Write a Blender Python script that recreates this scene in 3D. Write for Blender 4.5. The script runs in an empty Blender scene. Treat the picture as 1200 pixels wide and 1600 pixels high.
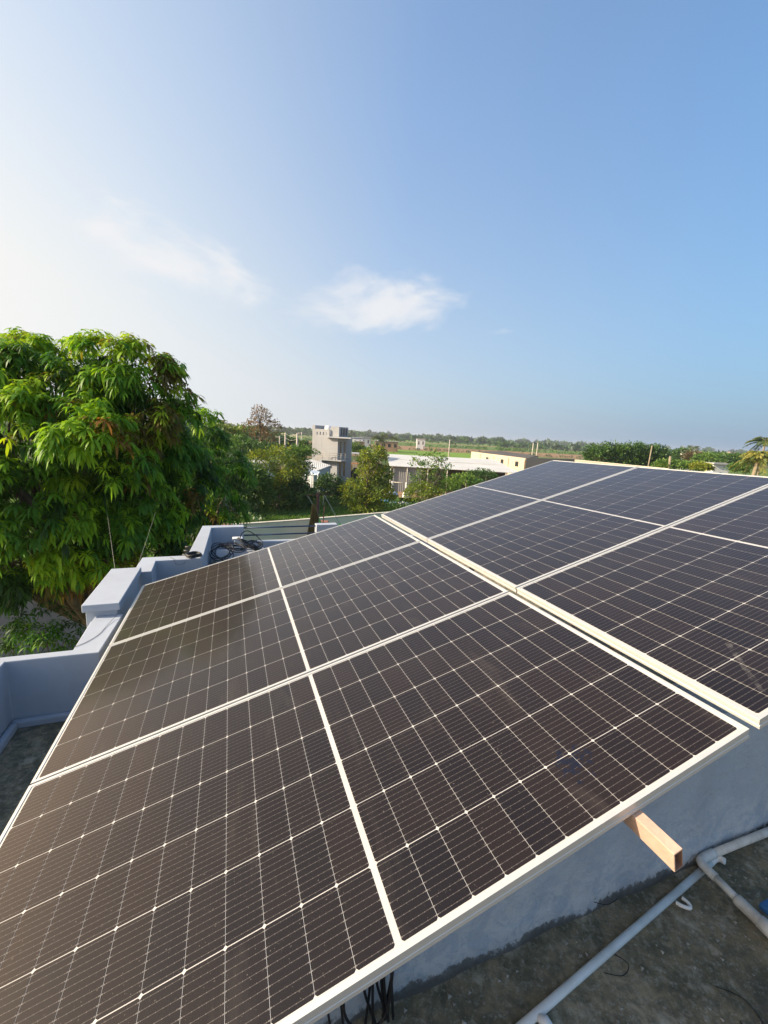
import bpy, math, random
import numpy as np
from mathutils import Vector, Matrix

rnd = random.Random(7)
rng = np.random.default_rng(11)
R = math.radians
scene = bpy.context.scene
col = scene.collection

# ------------------------------------------------------------------ camera
CZ = 7.0                                   # camera height above the ground, metres
FPX = 649.71                               # focal length in pixels of the 1200 x 1600 photograph
W = np.array([[0.99868, 0.05140, 0.0], [0.00942, -0.18306, 0.98306], [0.05053, -0.98175, -0.18330]])
# W: camera (x right, y down, z forward) -> world
_r, _f = Vector((W[0, 0], W[1, 0], W[2, 0])), Vector((W[0, 2], W[1, 2], W[2, 2]))
_f.normalize(); _r = (_r - _f * _r.dot(_f)).normalized(); _u = _r.cross(_f)
W = np.array([[_r[i], -_u[i], _f[i]] for i in range(3)])
cam = bpy.data.cameras.new("camera"); camo = bpy.data.objects.new("camera", cam); col.objects.link(camo)
camo.matrix_world = Matrix(((_r.x, _u.x, -_f.x, 0), (_r.y, _u.y, -_f.y, 0), (_r.z, _u.z, -_f.z, CZ), (0, 0, 0, 1)))
cam.sensor_fit = 'HORIZONTAL'; cam.sensor_width = 36; cam.lens = 36 * FPX / 1200
cam.clip_start = 0.05; cam.clip_end = 20000
scene.camera = camo

# ------------------------------------------------------------------ light
SUN_AZ, SUN_EL = 101.0, 27.0               # degrees to the left of the view direction, elevation
sd = Vector((-math.sin(R(SUN_AZ)) * math.cos(R(SUN_EL)), math.cos(R(SUN_AZ)) * math.cos(R(SUN_EL)), math.sin(R(SUN_EL))))
sl = bpy.data.lights.new("sun", 'SUN'); sl.energy = 4.9; sl.angle = R(0.5); sl.color = (1.0, 0.85, 0.63)
so = bpy.data.objects.new("sun", sl); col.objects.link(so); so.rotation_euler = sd.to_track_quat('Z', 'Y').to_euler()
so.location = (-20, 0, 30)

scene.view_settings.view_transform = 'Standard'; scene.view_settings.look = 'None'
scene.view_settings.exposure = 0.8; scene.view_settings.gamma = 1.0

world = bpy.data.worlds.new("World"); scene.world = world; world.use_nodes = True
wn, wl = world.node_tree.nodes, world.node_tree.links
wn.clear()
w_out = wn.new('ShaderNodeOutputWorld'); w_bg = wn.new('ShaderNodeBackground'); w_bg.inputs[1].default_value = 0.15
sky = wn.new('ShaderNodeTexSky'); sky.sky_type = 'NISHITA'; sky.sun_disc = False
sky.sun_elevation = R(SUN_EL); sky.sun_rotation = R(-SUN_AZ)
sky.altitude = 0; sky.air_density = 1.0; sky.dust_density = 2.2; sky.ozone_density = 2.0


def pix_dir(x, y):
    v = W @ np.array([(x - 600) / FPX, (y - 800) / FPX, 1.0])
    return v / np.linalg.norm(v)


def wmath(op, a, b=None, c=None, nt=None):
    nt = nt or world.node_tree
    n = nt.nodes.new('ShaderNodeMath'); n.operation = op
    for i, s in enumerate((a, b, c)):
        if s is None: continue
        if isinstance(s, (int, float)): n.inputs[i].default_value = s
        else: nt.links.new(s, n.inputs[i])
    return n.outputs[0]


tc = wn.new('ShaderNodeTexCoord')


def wdot(vec):
    n = wn.new('ShaderNodeVectorMath'); n.operation = 'DOT_PRODUCT'
    wl.new(tc.outputs['Generated'], n.inputs[0]); n.inputs[1].default_value = tuple(float(q) for q in vec)
    return n.outputs['Value']


def cloud(px, py, half_w, half_h, tilt, freq, stretch, lo, hi, gain, seed):
    """soft cloud far away in the sky around one direction, sizes in tangent units"""
    C = pix_dir(px, py); A = np.cross(C, [0, 0, 1]); A /= np.linalg.norm(A); B = np.cross(A, C)
    ct, st = math.cos(R(tilt)), math.sin(R(tilt))
    A2, B2 = A * ct + B * st, B * ct - A * st
    dc = wmath('MAXIMUM', wdot(C), 0.02)
    s = wmath('DIVIDE', wdot(A2), dc); t = wmath('DIVIDE', wdot(B2), dc)
    cmb = wn.new('ShaderNodeCombineXYZ'); wl.new(wmath('MULTIPLY', s, freq), cmb.inputs[0])
    wl.new(wmath('MULTIPLY', t, freq * stretch), cmb.inputs[1]); cmb.inputs[2].default_value = seed
    nz = wn.new('ShaderNodeTexNoise'); nz.inputs['Scale'].default_value = 1.0; nz.inputs['Detail'].default_value = 7
    nz.inputs['Roughness'].default_value = 0.58; nz.inputs['Distortion'].default_value = 0.35
    wl.new(cmb.outputs[0], nz.inputs['Vector'])
    a = wmath('DIVIDE', s, half_w); b = wmath('DIVIDE', t, half_h)
    rr = wmath('ADD', wmath('MULTIPLY', a, a), wmath('MULTIPLY', b, b))
    m = wmath('SUBTRACT', 1.0, rr)
    v = wmath('ADD', nz.outputs['Fac'], wmath('MULTIPLY', wmath('SUBTRACT', m, 1.0), 0.30))
    mr = wn.new('ShaderNodeMapRange'); mr.interpolation_type = 'SMOOTHSTEP'
    wl.new(v, mr.inputs[0]); mr.inputs[1].default_value = lo; mr.inputs[2].default_value = hi
    front = wmath('GREATER_THAN', wdot(C), 0.3)
    return wmath('MULTIPLY', wmath('MULTIPLY', mr.outputs[0], gain), front)


# dusty air: the blue sky pales toward the horizon and toward the sun
def wmix(f, a, b, mode='MIX'):
    n = wn.new('ShaderNodeMix'); n.data_type = 'RGBA'; n.blend_type = mode
    for i, q in ((0, f), (6, a), (7, b)):
        if isinstance(q, (int, float)): n.inputs[i].default_value = q
        elif isinstance(q, tuple): n.inputs[i].default_value = (*q, 1)
        else: wl.new(q, n.inputs[i])
    return n.outputs[2]


def wramp(f, stops):
    n = wn.new('ShaderNodeValToRGB')
    while len(n.color_ramp.elements) < len(stops): n.color_ramp.elements.new(0.5)
    for e, (q, c) in zip(n.color_ramp.elements, stops): e.position = q; e.color = (*c, 1)
    wl.new(f, n.inputs[0]); return n.outputs[0]


sun_side = wmath('MULTIPLY_ADD', wdot((-math.sin(R(93)), math.cos(R(93)), 0.10)), 0.5, 0.5)
low = wmath('MULTIPLY', wmath('EXPONENT', wmath('DIVIDE', wmath('MAXIMUM', wdot((0, 0, 1)), 0.0), -0.42)), 0.95)
glow = wmath('MULTIPLY', wmath('SMOOTH_MIN', wmath('MAXIMUM', wmath('SUBTRACT', sun_side, 0.49), 0.0), 0.36, 0.1), wmath('MULTIPLY_ADD', wdot((0, 0, 1)), -1.1, 1.72))
w_haze = wmath('MINIMUM', wmath('ADD', low, glow), 0.97)
haze_c = wramp(sun_side, [(0.12, (.32, .43, .59)), (0.20, (.365, .475, .625)), (0.47, (.635, .685, .755)), (0.70, (.80, .84, .87)), (0.83, (.93, .925, .90)), (0.92, (2.8, 1.95, 1.25)), (1.0, (5.5, 4.0, 2.6))])
haze_c = wmix(1.0, haze_c, (3.85, 3.85, 3.85), 'MULTIPLY')
blue = wmix(1.0, sky.outputs[0], wramp(sun_side, [(0.15, (.48, .86, 1.02)), (0.5, (.74, 1.01, 1.15)), (0.8, (1.0, 1.05, 1.0))]), 'MULTIPLY')
blue = wmix(1.0, blue, wramp(wmath('MAXIMUM', wdot((0, 0, 1)), 0.0), [(0.0, (.78, .78, .80)), (0.25, (.90, .85, .84)), (0.55, (.93, .97, 1.0)), (1.0, (1, 1, 1))]), 'MULTIPLY')
skycol = wmix(w_haze, blue, haze_c)
for args in ((270, 398, 0.25, 0.09, -7, 6.5, 2.3, 0.30, 0.66, 0.9, 2.3),
             (598, 476, 0.18, 0.062, 3, 6.0, 1.9, 0.12, 0.52, 0.85, 4.1),
             (780, 518, 0.05, 0.012, 0, 14.0, 2.5, 0.36, 0.70, 0.30, 9.7)):
    mx = wn.new('ShaderNodeMix'); mx.data_type = 'RGBA'
    wl.new(cloud(*args), mx.inputs[0]); wl.new(skycol, mx.inputs[6]); mx.inputs[7].default_value = (3.45, 3.45, 3.5, 1)
    skycol = mx.outputs[2]
wl.new(skycol, w_bg.inputs[0]); wl.new(w_bg.outputs[0], w_out.inputs[0])

# ------------------------------------------------------------------ helpers


def at(x, y, Y):
    """point of the place seen at photo pixel x, y, Y metres ahead of the camera"""
    d = pix_dir(x, y); p = d * (Y / d[1]); return np.array([p[0], p[1], p[2] + CZ])


def on_ground(x, y, z=0.0):
    d = pix_dir(x, y); p = d * ((z - CZ) / d[2]); return np.array([p[0], p[1], z])


E1 = np.array([0.9353, 0.3539, 0]); E2 = np.array([-0.3539, 0.9353, 0])


def U(a, b, z):
    """house frame (along the panels, away from the camera, height relative to the camera) -> world"""
    return E1 * a + E2 * b + np.array([0, 0, z + CZ])


def tag(o, label=None, cat=None, group=None, kind=None):
    if label: o['label'] = label
    if cat: o['category'] = cat
    if group: o['group'] = group
    if kind: o['kind'] = kind
    return o


def empty(name, loc, label, cat, group=None):
    o = bpy.data.objects.new(name, None); col.objects.link(o); o.location = tuple(float(q) for q in loc)
    o.empty_display_size = 0.2
    return tag(o, label, cat, group)


class MB:
    """collects shapes in world coordinates; build() links them as one mesh object"""
    def __init__(s): s.v = []; s.f = []; s.smooth = []

    def add(s, verts, faces, smooth=False):
        o = len(s.v); s.v.extend([tuple(map(float, q)) for q in verts]); s.f.extend([tuple(i + o for i in f) for f in faces])
        s.smooth.extend([smooth] * len(faces)); return s

    def box(s, p, ax, ay, az):
        """box from corner p along three edge vectors"""
        p, ax, ay, az = (np.array(q, float) for q in (p, ax, ay, az))
        vs = [p, p + ax, p + ax + ay, p + ay, p + az, p + ax + az, p + ax + ay + az, p + ay + az]
        fs = [(0, 3, 2, 1), (4, 5, 6, 7), (0, 1, 5, 4), (1, 2, 6, 5), (2, 3, 7, 6), (3, 0, 4, 7)]
        if np.dot(np.cross(ax, ay), az) < 0: fs = [f[::-1] for f in fs]
        return s.add(vs, fs)

    def abox(s, x0, x1, y0, y1, z0, z1):
        return s.box((x0, y0, z0), (x1 - x0, 0, 0), (0, y1 - y0, 0), (0, 0, z1 - z0))

    def ubox(s, a0, a1, b0, b1, z0, z1):
        return s.box(U(a0, b0, z0), E1 * (a1 - a0), E2 * (b1 - b0), (0, 0, z1 - z0))

    def tube(s, pts, rad, n=8, cap=True):
        pts = [np.array(p, float) for p in pts]
        if not hasattr(rad, '__len__'): rad = [rad] * len(pts)
        o = len(s.v); prev = None
        for i, p in enumerate(pts):
            t = (pts[min(i + 1, len(pts) - 1)] - pts[max(i - 1, 0)]); t = t / (np.linalg.norm(t) + 1e-9)
            if prev is None:
                a = np.cross(t, [0, 0, 1]) if abs(t[2]) < 0.9 else np.cross(t, [1, 0, 0])
            else:
                a = prev - t * np.dot(prev, t)
            a = a / (np.linalg.norm(a) + 1e-9); b = np.cross(t, a); prev = a
            for k in range(n):
                th = 2 * math.pi * k / n
                s.v.append(tuple(p + rad[i] * (math.cos(th) * a + math.sin(th) * b)))
        for i in range(len(pts) - 1):
            for k in range(n):
                q, w = o + i * n + k, o + i * n + (k + 1) % n
                s.f.append((q, w, w + n, q + n)); s.smooth.append(True)
        if cap:
            s.f.append(tuple(o + k for k in range(n))[::-1]); s.smooth.append(False)
            e = o + (len(pts) - 1) * n
            s.f.append(tuple(e + k for k in range(n))); s.smooth.append(False)
        return s

    def prism(s, poly, z0, z1):
        """poly: list of world xy, counter-clockwise"""
        n = len(poly); a = sum(poly[i][0] * poly[(i + 1) % n][1] - poly[(i + 1) % n][0] * poly[i][1] for i in range(n))
        if a < 0: poly = poly[::-1]
        vs = [(p[0], p[1], z0) for p in poly] + [(p[0], p[1], z1) for p in poly]
        fs = [tuple(range(n))[::-1], tuple(range(n, 2 * n))] + [(i, (i + 1) % n, (i + 1) % n + n, i + n) for i in range(n)]
        return s.add(vs, fs)

    def build(s, name, m, parent=None, bevel=0.0, loc=None):
        if parent is not None: o0 = np.array(parent['_wl'] if '_wl' in parent else world_loc(parent))
        elif loc is not None: o0 = np.array(loc, float)
        else:
            a = np.array(s.v); o0 = np.array([(a[:, 0].min() + a[:, 0].max()) / 2, (a[:, 1].min() + a[:, 1].max()) / 2, a[:, 2].min()])
        me = bpy.data.meshes.new(name)
        me.from_pydata([tuple(np.array(q) - o0) for q in s.v], [], s.f); me.polygons.foreach_set('use_smooth', s.smooth); me.update()
        o = bpy.data.objects.new(name, me); col.objects.link(o)
        if m: me.materials.append(m)
        if parent is not None: o.parent = parent
        else: o.location = tuple(o0)
        if bevel > 0:
            b = o.modifiers.new('bevel', 'BEVEL'); b.width = bevel; b.segments = 2; b.limit_method = 'ANGLE'
        return o


def world_loc(o):
    p = Vector((0, 0, 0))
    while o is not None: p = p + o.location; o = o.parent
    return tuple(p)


# ------------------------------------------------------------------ materials


class NT:
    def __init__(s, name):
        s.m = bpy.data.materials.new(name); s.m.use_nodes = True; s.t = s.m.node_tree
        s.b = s.t.nodes['Principled BSDF']; s.out = s.t.nodes['Material Output']
        s.tc = s.t.nodes.new('ShaderNodeTexCoord')

    def noise(s, scale, detail=5, rough=0.55, coord='Object', stretch=None, dist=0.0):
        n = s.t.nodes.new('ShaderNodeTexNoise'); n.inputs['Scale'].default_value = scale; n.inputs['Detail'].default_value = detail
        n.inputs['Roughness'].default_value = rough; n.inputs['Distortion'].default_value = dist
        src = s.tc.outputs[coord]
        if stretch:
            mp = s.t.nodes.new('ShaderNodeMapping'); mp.inputs['Scale'].default_value = stretch
            s.t.links.new(src, mp.inputs[0]); src = mp.outputs[0]
        s.t.links.new(src, n.inputs['Vector']); return n.outputs['Fac']

    def ramp(s, fac, stops):
        n = s.t.nodes.new('ShaderNodeValToRGB'); cr = n.color_ramp
        while len(cr.elements) < len(stops): cr.elements.new(0.5)
        for e, (p, c) in zip(cr.elements, stops):
            e.position = p; e.color = (c[0], c[1], c[2], 1) if hasattr(c, '__len__') else (c, c, c, 1)
        s.t.links.new(fac, n.inputs[0]); return n.outputs[0]

    def mix(s, fac, a, b, mode='MIX'):
        n = s.t.nodes.new('ShaderNodeMix'); n.data_type = 'RGBA'; n.blend_type = mode
        for i, q in ((0, fac), (6, a), (7, b)):
            if isinstance(q, (int, float)): n.inputs[i].default_value = q
            elif isinstance(q, tuple): n.inputs[i].default_value = (*q, 1)
            else: s.t.links.new(q, n.inputs[i])
        return n.outputs[2]

    def math(s, op, a, b=None, c=None): return wmath(op, a, b, c, s.t)

    def bump(s, h, strength=0.3, dist=0.01):
        n = s.t.nodes.new('ShaderNodeBump'); n.inputs['Strength'].default_value = strength; n.inputs['Distance'].default_value = dist
        s.t.links.new(h, n.inputs['Height']); s.t.links.new(n.outputs[0], s.b.inputs['Normal']); return s

    def set(s, color=None, rough=None, metal=None, spec=None):
        if color is not None:
            if isinstance(color, tuple): s.b.inputs['Base Color'].default_value = (*color, 1)
            else: s.t.links.new(color, s.b.inputs['Base Color'])
        if rough is not None:
            if isinstance(rough, (int, float)): s.b.inputs['Roughness'].default_value = rough
            else: s.t.links.new(rough, s.b.inputs['Roughness'])
        if metal is not None: s.b.inputs['Metallic'].default_value = metal
        if spec is not None: s.b.inputs['Specular IOR Level'].default_value = spec
        return s


def simple(name, c, rough=0.7, metal=0.0, var=0.25, scale=6.0, bump=0.0, spec=0.4, bscale=None):
    n = NT(name)
    f = n.noise(scale, 6)
    n.set(n.ramp(f, [(0.3, tuple(q * (1 - var) for q in c)), (0.7, tuple(min(1, q * (1 + var)) for q in c))]), rough, metal, spec)
    if bump: n.bump(n.noise(bscale or scale * 8, 6), bump, 0.01)
    return n.m


def worn(name, c, stain, amount=0.5, scale=1.5, rough=0.85, bump=0.25, bscale=40, streak=False):
    """painted or raw masonry: base tone, weather stains and grain"""
    n = NT(name)
    a = n.noise(scale, 8, 0.62, dist=0.3, stretch=(1, 1, 0.25) if streak else None)
    f = n.ramp(a, [(0.42, 0.0), (0.75, amount)])
    g = n.noise(scale * 9, 5)
    base = n.mix(n.math('MULTIPLY', g, 0.35), c, tuple(q * 0.78 for q in c))
    n.set(n.mix(f, base, stain), rough, spec=0.25); n.bump(n.noise(bscale, 7, 0.65), bump, 0.006)
    return n.m


M = {}
M['frame'] = simple('panel_frame', (0.56, 0.558, 0.54), 0.42, 0.35, 0.04, 14, spec=0.5)
M['paint'] = worn('pale_blue_paint', (0.41, 0.448, 0.512), (0.30, 0.31, 0.34), 0.55, 1.6, 0.8, 0.25, 34, True)


def wall_base_mat():
    n = NT('pale_blue_wall_dirty_foot')
    geo = n.t.nodes.new('ShaderNodeNewGeometry'); sp = n.t.nodes.new('ShaderNodeSeparateXYZ'); n.t.links.new(geo.outputs['Position'], sp.inputs[0])
    h = n.math('SUBTRACT', sp.outputs[2], CZ - 1.95)
    a = n.noise(3.0, 8, 0.7, dist=0.4)
    edge = n.math('ADD', n.math('ADD', h, n.math('MULTIPLY', n.math('SUBTRACT', a, 0.5), 0.16)), n.math('MULTIPLY', n.math('SUBTRACT', n.noise(38, 6, 0.7), 0.5), 0.075))
    dirt = n.ramp(edge, [(0.0, 0.95), (0.026, 0.85), (0.036, 0.18), (0.09, 0.0)])
    g = n.noise(14, 6)
    paint = n.mix(n.math('MULTIPLY', g, 0.4), (0.54, 0.605, 0.67), (0.44, 0.51, 0.58))
    scuff = n.ramp(n.noise(9, 9, 0.75, dist=0.5), [(0.44, 0.0), (0.54, 0.85)])
    paint = n.mix(n.math('MULTIPLY', scuff, n.ramp(edge, [(0.0, 1.0), (0.20, 0.6), (0.42, 0.0)])), paint, (0.76, 0.77, 0.76))
    paint = n.mix(n.ramp(n.noise(2.2, 7, 0.6, stretch=(1, 1, .2)), [(0.52, 0.0), (0.72, 0.30)]), paint, (0.30, 0.35, 0.42))
    sp2 = n.ramp(n.noise(46, 3, 0.5), [(0.70, 0.0), (0.74, 0.7)])
    paint = n.mix(n.math('MULTIPLY', sp2, n.ramp(edge, [(0.0, 1.0), (0.2, 0.0)])), paint, (0.14, 0.13, 0.11))
    n.set(n.mix(dirt, paint, (0.10, 0.095, 0.08)), 0.85, spec=0.25)
    n.bump(n.math('ADD', n.noise(22, 9, 0.75), n.math('MULTIPLY', n.noise(4, 4), 1.5)), 0.9, 0.03)
    return n.m


M['wall_foot'] = wall_base_mat()


def concrete_floor():
    n = NT('stained_roof_concrete')
    a = n.noise(1.3, 9, 0.65, dist=0.6); b = n.noise(5.5, 8, 0.7); c = n.noise(60, 4, 0.6)
    base = n.ramp(a, [(0.30, (0.175, 0.14, 0.082)), (0.5, (0.275, 0.225, 0.14)), (0.72, (0.42, 0.355, 0.24))])
    base = n.mix(n.ramp(b, [(0.42, 0.0), (0.60, 0.8)]), base, (0.085, 0.085, 0.055))
    base = n.mix(n.ramp(n.noise(9, 6, 0.6), [(0.55, 0.0), (0.66, 0.65)]), base, (0.46, 0.41, 0.31))
    base = n.mix(n.ramp(n.noise(22, 9, 0.78, dist=0.4), [(0.44, 0.0), (0.60, 0.60)]), base, (0.10, 0.095, 0.07))
    base = n.mix(n.ramp(n.noise(34, 8, 0.75), [(0.52, 0.0), (0.66, 0.55)]), base, (0.40, 0.37, 0.30))
    base = n.mix(n.ramp(c, [(0.58, 0.0), (0.70, 0.5)]), base, (0.42, 0.40, 0.34))
    damp = n.ramp(n.noise(0.9, 5, 0.5, dist=0.8), [(0.60, 0.0), (0.66, 0.6)])
    base = n.mix(damp, base, (0.045, 0.045, 0.04))
    n.set(base, 0.9, spec=0.2); n.bump(n.math('ADD', n.noise(30, 8, 0.7), n.math('MULTIPLY', a, 2.0)), 0.5, 0.012)
    return n.m


M['floor'] = concrete_floor()


def cell_mat(name, smudge=None, scratch=None, seed=0.0):
    """dark silicon under dusty glass with thin busbars; uv = position inside one half cell"""
    n = NT(name); t = n.t
    uv = t.nodes.new('ShaderNodeUVMap'); uv.uv_map = 'cell'; sp = t.nodes.new('ShaderNodeSeparateXYZ'); t.links.new(uv.outputs[0], sp.inputs[0])
    cu, cv = sp.outputs[0], sp.outputs[1]
    fr = n.math('FRACT', n.math('MULTIPLY', cv, 10.0))
    d = n.math('ABSOLUTE', n.math('SUBTRACT', fr, 0.5))
    eu = n.math('ABSOLUTE', n.math('SUBTRACT', cu, 0.5))
    nearend = n.math('GREATER_THAN', eu, 0.455)
    wd = n.math('MULTIPLY_ADD', nearend, 0.035, 0.036)
    bus = n.math('LESS_THAN', d, wd)
    du = n.math('ABSOLUTE', n.math('SUBTRACT', n.math('FRACT', n.math('MULTIPLY', cu, 6.0)), 0.5))
    pad = n.math('MULTIPLY', n.math('LESS_THAN', d, 0.06), n.math('LESS_THAN', du, 0.045))
    a = n.noise(1.4, 6, 0.6)
    base = n.ramp(n.noise(0.8, 3), [(0.3, (0.0075, 0.0058, 0.0068)), (0.7, (0.0115, 0.0085, 0.0085))])
    ton = t.nodes.new('ShaderNodeAttribute'); ton.attribute_name = 'tone'
    base = n.mix(ton.outputs['Fac'], n.mix(1.0, base, (0.72, 0.72, 0.85), 'MULTIPLY'), n.mix(1.0, base, (1.45, 1.25, 1.05), 'MULTIPLY'))
    base = n.mix(n.math('MULTIPLY', bus, 0.8), base, (0.088, 0.078, 0.072))
    base = n.mix(n.math('MULTIPLY', n.math('MAXIMUM', pad, n.math('MULTIPLY', bus, nearend)), 0.30), base, (0.30, 0.28, 0.26))
    dust = n.ramp(n.noise(3.0, 8, 0.65), [(0.25, 0.0), (0.55, 0.008), (0.8, 0.032)])
    base = n.mix(dust, base, (0.36, 0.29, 0.23))
    sm = n.ramp(n.noise(7, 6, 0.6, stretch=(1, .35, 1), dist=0.8), [(0.60, 0.0), (0.78, 0.045)])
    base = n.mix(sm, base, (0.40, 0.34, 0.28))
    spk = n.ramp(n.noise(150, 2, 0.5), [(0.71, 0.0), (0.76, 0.20)])
    base = n.mix(spk, base, (0.40, 0.36, 0.30))
    if smudge or scratch:
        so_ = t.nodes.new('ShaderNodeSeparateXYZ'); t.links.new(n.tc.outputs['Object'], so_.inputs[0])
    if smudge:
        x, y, r = smudge
        dx = n.math('SUBTRACT', so_.outputs[0], x); dy = n.math('SUBTRACT', so_.outputs[1], y)
        q = n.math('SQRT', n.math('ADD', n.math('MULTIPLY', dx, dx), n.math('MULTIPLY', dy, dy)))
        mk = n.math('SUBTRACT', n.noise(48, 3, 0.6), n.math('MULTIPLY', q, 0.22 / r))
        base = n.mix(n.ramp(mk, [(0.36, 0.0), (0.42, 0.85)]), base, (0.008, 0.010, 0.022))
    if scratch:
        x, y, ca, sa, ln, wd_ = scratch
        dx = n.math('SUBTRACT', so_.outputs[0], x); dy = n.math('SUBTRACT', so_.outputs[1], y)
        al = n.math('ADD', n.math('MULTIPLY', dx, ca), n.math('MULTIPLY', dy, sa)); pe = n.math('SUBTRACT', n.math('MULTIPLY', dy, ca), n.math('MULTIPLY', dx, sa))
        mk = n.math('MULTIPLY', n.math('LESS_THAN', n.math('ABSOLUTE', al), ln), n.math('LESS_THAN', n.math('ABSOLUTE', pe), n.math('MULTIPLY', n.noise(20, 4), wd_)))
        base = n.mix(n.math('MULTIPLY', mk, n.ramp(n.noise(25, 5, 0.7), [(0.42, 0.0), (0.66, 0.12)])), base, (0.5, 0.48, 0.45))
    n.set(base, 0.5, spec=0.12); n.b.inputs['Sheen Weight'].default_value = 0.07; n.b.inputs['Sheen Roughness'].default_value = 0.42; n.b.inputs['Sheen Tint'].default_value = (1.0, 0.80, 0.62, 1)
    n.b.inputs['Coat Weight'].default_value = 1.0; n.b.inputs['Coat IOR'].default_value = 1.27
    t.links.new(n.ramp(a, [(0.3, 0.10), (0.7, 0.15)]), n.b.inputs['Coat Roughness'])
    return n.m


M['cell'] = cell_mat('solar_cells')
M['cell_smudged'] = cell_mat('solar_cells_smudged', smudge=(1.78, 0.175, 0.06))
M['cell_scratched'] = cell_mat('solar_cells_scratched', scratch=(0.20, 0.16, 0.62, 0.78, 0.13, 0.016))
n_ = NT('white_backsheet'); n_.set(n_.ramp(n_.noise(4, 5), [(0.3, (0.45, 0.43, 0.405)), (0.7, (0.53, 0.51, 0.48))]), 0.5)
n_.b.inputs['Coat Weight'].default_value = 1.0; n_.b.inputs['Coat Roughness'].default_value = 0.22; M['backsheet'] = n_.m
M['galv'] = simple('galvanised_steel', (0.45, 0.46, 0.47), 0.4, 0.8, 0.12, 20)
M['pink'] = simple('peach_red_oxide_primer', (0.50, 0.345, 0.265), 0.5, 0, 0.13, 14, 0.2, 0.4, 90)
M['pink_in'] = simple('tube_inside', (0.33, 0.19, 0.14), 0.7, 0, 0.2, 12)
M['pvc'] = worn('grey_white_pvc', (0.82, 0.80, 0.75), (0.42, 0.38, 0.30), 0.55, 6.0, 0.45, 0.03, 120)
M['pvc_old'] = worn('dirty_white_pvc', (0.66, 0.66, 0.62), (0.28, 0.25, 0.19), 0.75, 9.0, 0.5, 0.05, 120)
M['black'] = simple('black_rubber', (0.014, 0.014, 0.016), 0.5, 0, 0.2, 8)
M['blue_plastic'] = simple('blue_plastic', (0.03, 0.12, 0.30), 0.4, 0, 0.15, 8)
M['blue_rail'] = simple('dark_blue_rail', (0.035, 0.06, 0.12), 0.45, 0.1, 0.15, 8)
M['white'] = simple('white_plastic', (0.75, 0.75, 0.73), 0.45, 0, 0.06, 8)
M['wire'] = simple('pale_wire', (0.42, 0.40, 0.36), 0.6, 0.2, 0.1, 8)
M['compound'] = worn('grey_cement_wall', (0.74, 0.67, 0.52), (0.50, 0.46, 0.36), 0.5, 0.6, 0.9, 0.2, 18, True)
M['compound_top'] = simple('pale_cement_coping', (0.52, 0.48, 0.40), 0.9, 0, 0.12, 3)
M['brickred'] = simple('brick_red', (0.24, 0.10, 0.065), 0.9, 0, 0.3, 9)
M['rust'] = simple('rusty_steel', (0.12, 0.055, 0.04), 0.85, 0.1, 0.35, 14)
M['cement'] = worn('raw_cement_render', (0.385, 0.385, 0.39), (0.25, 0.25, 0.26), 0.6, 0.45, 0.9, 0.15, 9, True)
M['cement_blue'] = worn('blue_grey_render', (0.42, 0.43, 0.45), (0.30, 0.31, 0.33), 0.5, 0.45, 0.9, 0.15, 9, True)
M['dark'] = simple('dark_opening', (0.02, 0.022, 0.026), 0.35, 0, 0.3, 2)
M['tan'] = worn('tan_block_wall', (0.40, 0.33, 0.25), (0.28, 0.23, 0.18), 0.5, 0.4, 0.9, 0.2, 8, True)
M['cream'] = worn('cream_wall', (0.54, 0.455, 0.34), (0.38, 0.32, 0.25), 0.5, 0.5, 0.85, 0.15, 9, True)
M['tar'] = simple('dark_tar_roof', (0.085, 0.075, 0.065), 0.9, 0, 0.35, 0.5)
M['sheet_wall'] = NT('grey_corrugated_wall')
M['white_wall'] = worn('whitewashed_wall', (0.70, 0.70, 0.68), (0.50, 0.49, 0.46), 0.5, 0.4, 0.85, 0.1, 8, True)
M['paleblue'] = worn('faded_blue_wall', (0.50, 0.58, 0.66), (0.40, 0.45, 0.50), 0.5, 0.4, 0.85, 0.1, 8, True)
M['bluetarp'] = simple('blue_tarp', (0.10, 0.36, 0.72), 0.5, 0, 0.15, 3)
M['orange'] = simple('orange_machine_paint', (0.62, 0.24, 0.045), 0.5, 0, 0.15, 3)
M['olive_cloth'] = NT('olive_cloth')
M['green_cloth'] = simple('green_cloth', (0.20, 0.48, 0.16), 0.85, 0, 0.2, 8)
M['red_cloth'] = simple('red_cloth', (0.5, 0.08, 0.06), 0.85, 0, 0.2, 8)
M['bark'] = simple('bark', (0.11, 0.085, 0.06), 0.95, 0, 0.35, 7, 0.5)
M['bark_pale'] = simple('pale_bark', (0.24, 0.20, 0.14), 0.95, 0, 0.3, 7, 0.4)
M['pole'] = simple('concrete_pole', (0.44, 0.40, 0.34), 0.9, 0, 0.15, 3)
M['brownhouse'] = worn('brown_brick_house', (0.34, 0.21, 0.14), (0.22, 0.14, 0.10), 0.5, 0.3, 0.9, 0.1, 8)

t_ = M['olive_cloth']; t_.set(t_.ramp(t_.noise(5, 6, 0.6, stretch=(3, 3, 0.6)), [(0.3, (0.09, 0.07, 0.025)), (0.55, (0.21, 0.155, 0.05)), (0.75, (0.34, 0.25, 0.09))]), 0.9); M['olive_cloth'] = t_.m


def corrugated(name, c, stain, freq, amount=0.4, bump=0.8):
    n = NT(name)
    w = n.t.nodes.new('ShaderNodeTexWave'); w.inputs['Scale'].default_value = freq; w.inputs['Distortion'].default_value = 0
    uvn = n.t.nodes.new('ShaderNodeUVMap'); uvn.uv_map = 'flat'; n.t.links.new(uvn.outputs[0], w.inputs['Vector'])
    f = n.ramp(n.noise(0.35, 6, 0.6), [(0.4, 0.0), (0.7, amount)])
    n.set(n.mix(f, c, stain), 0.55, 0.0, 0.3); n.bump(w.outputs['Fac'], bump, 0.03)
    return n.m


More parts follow.
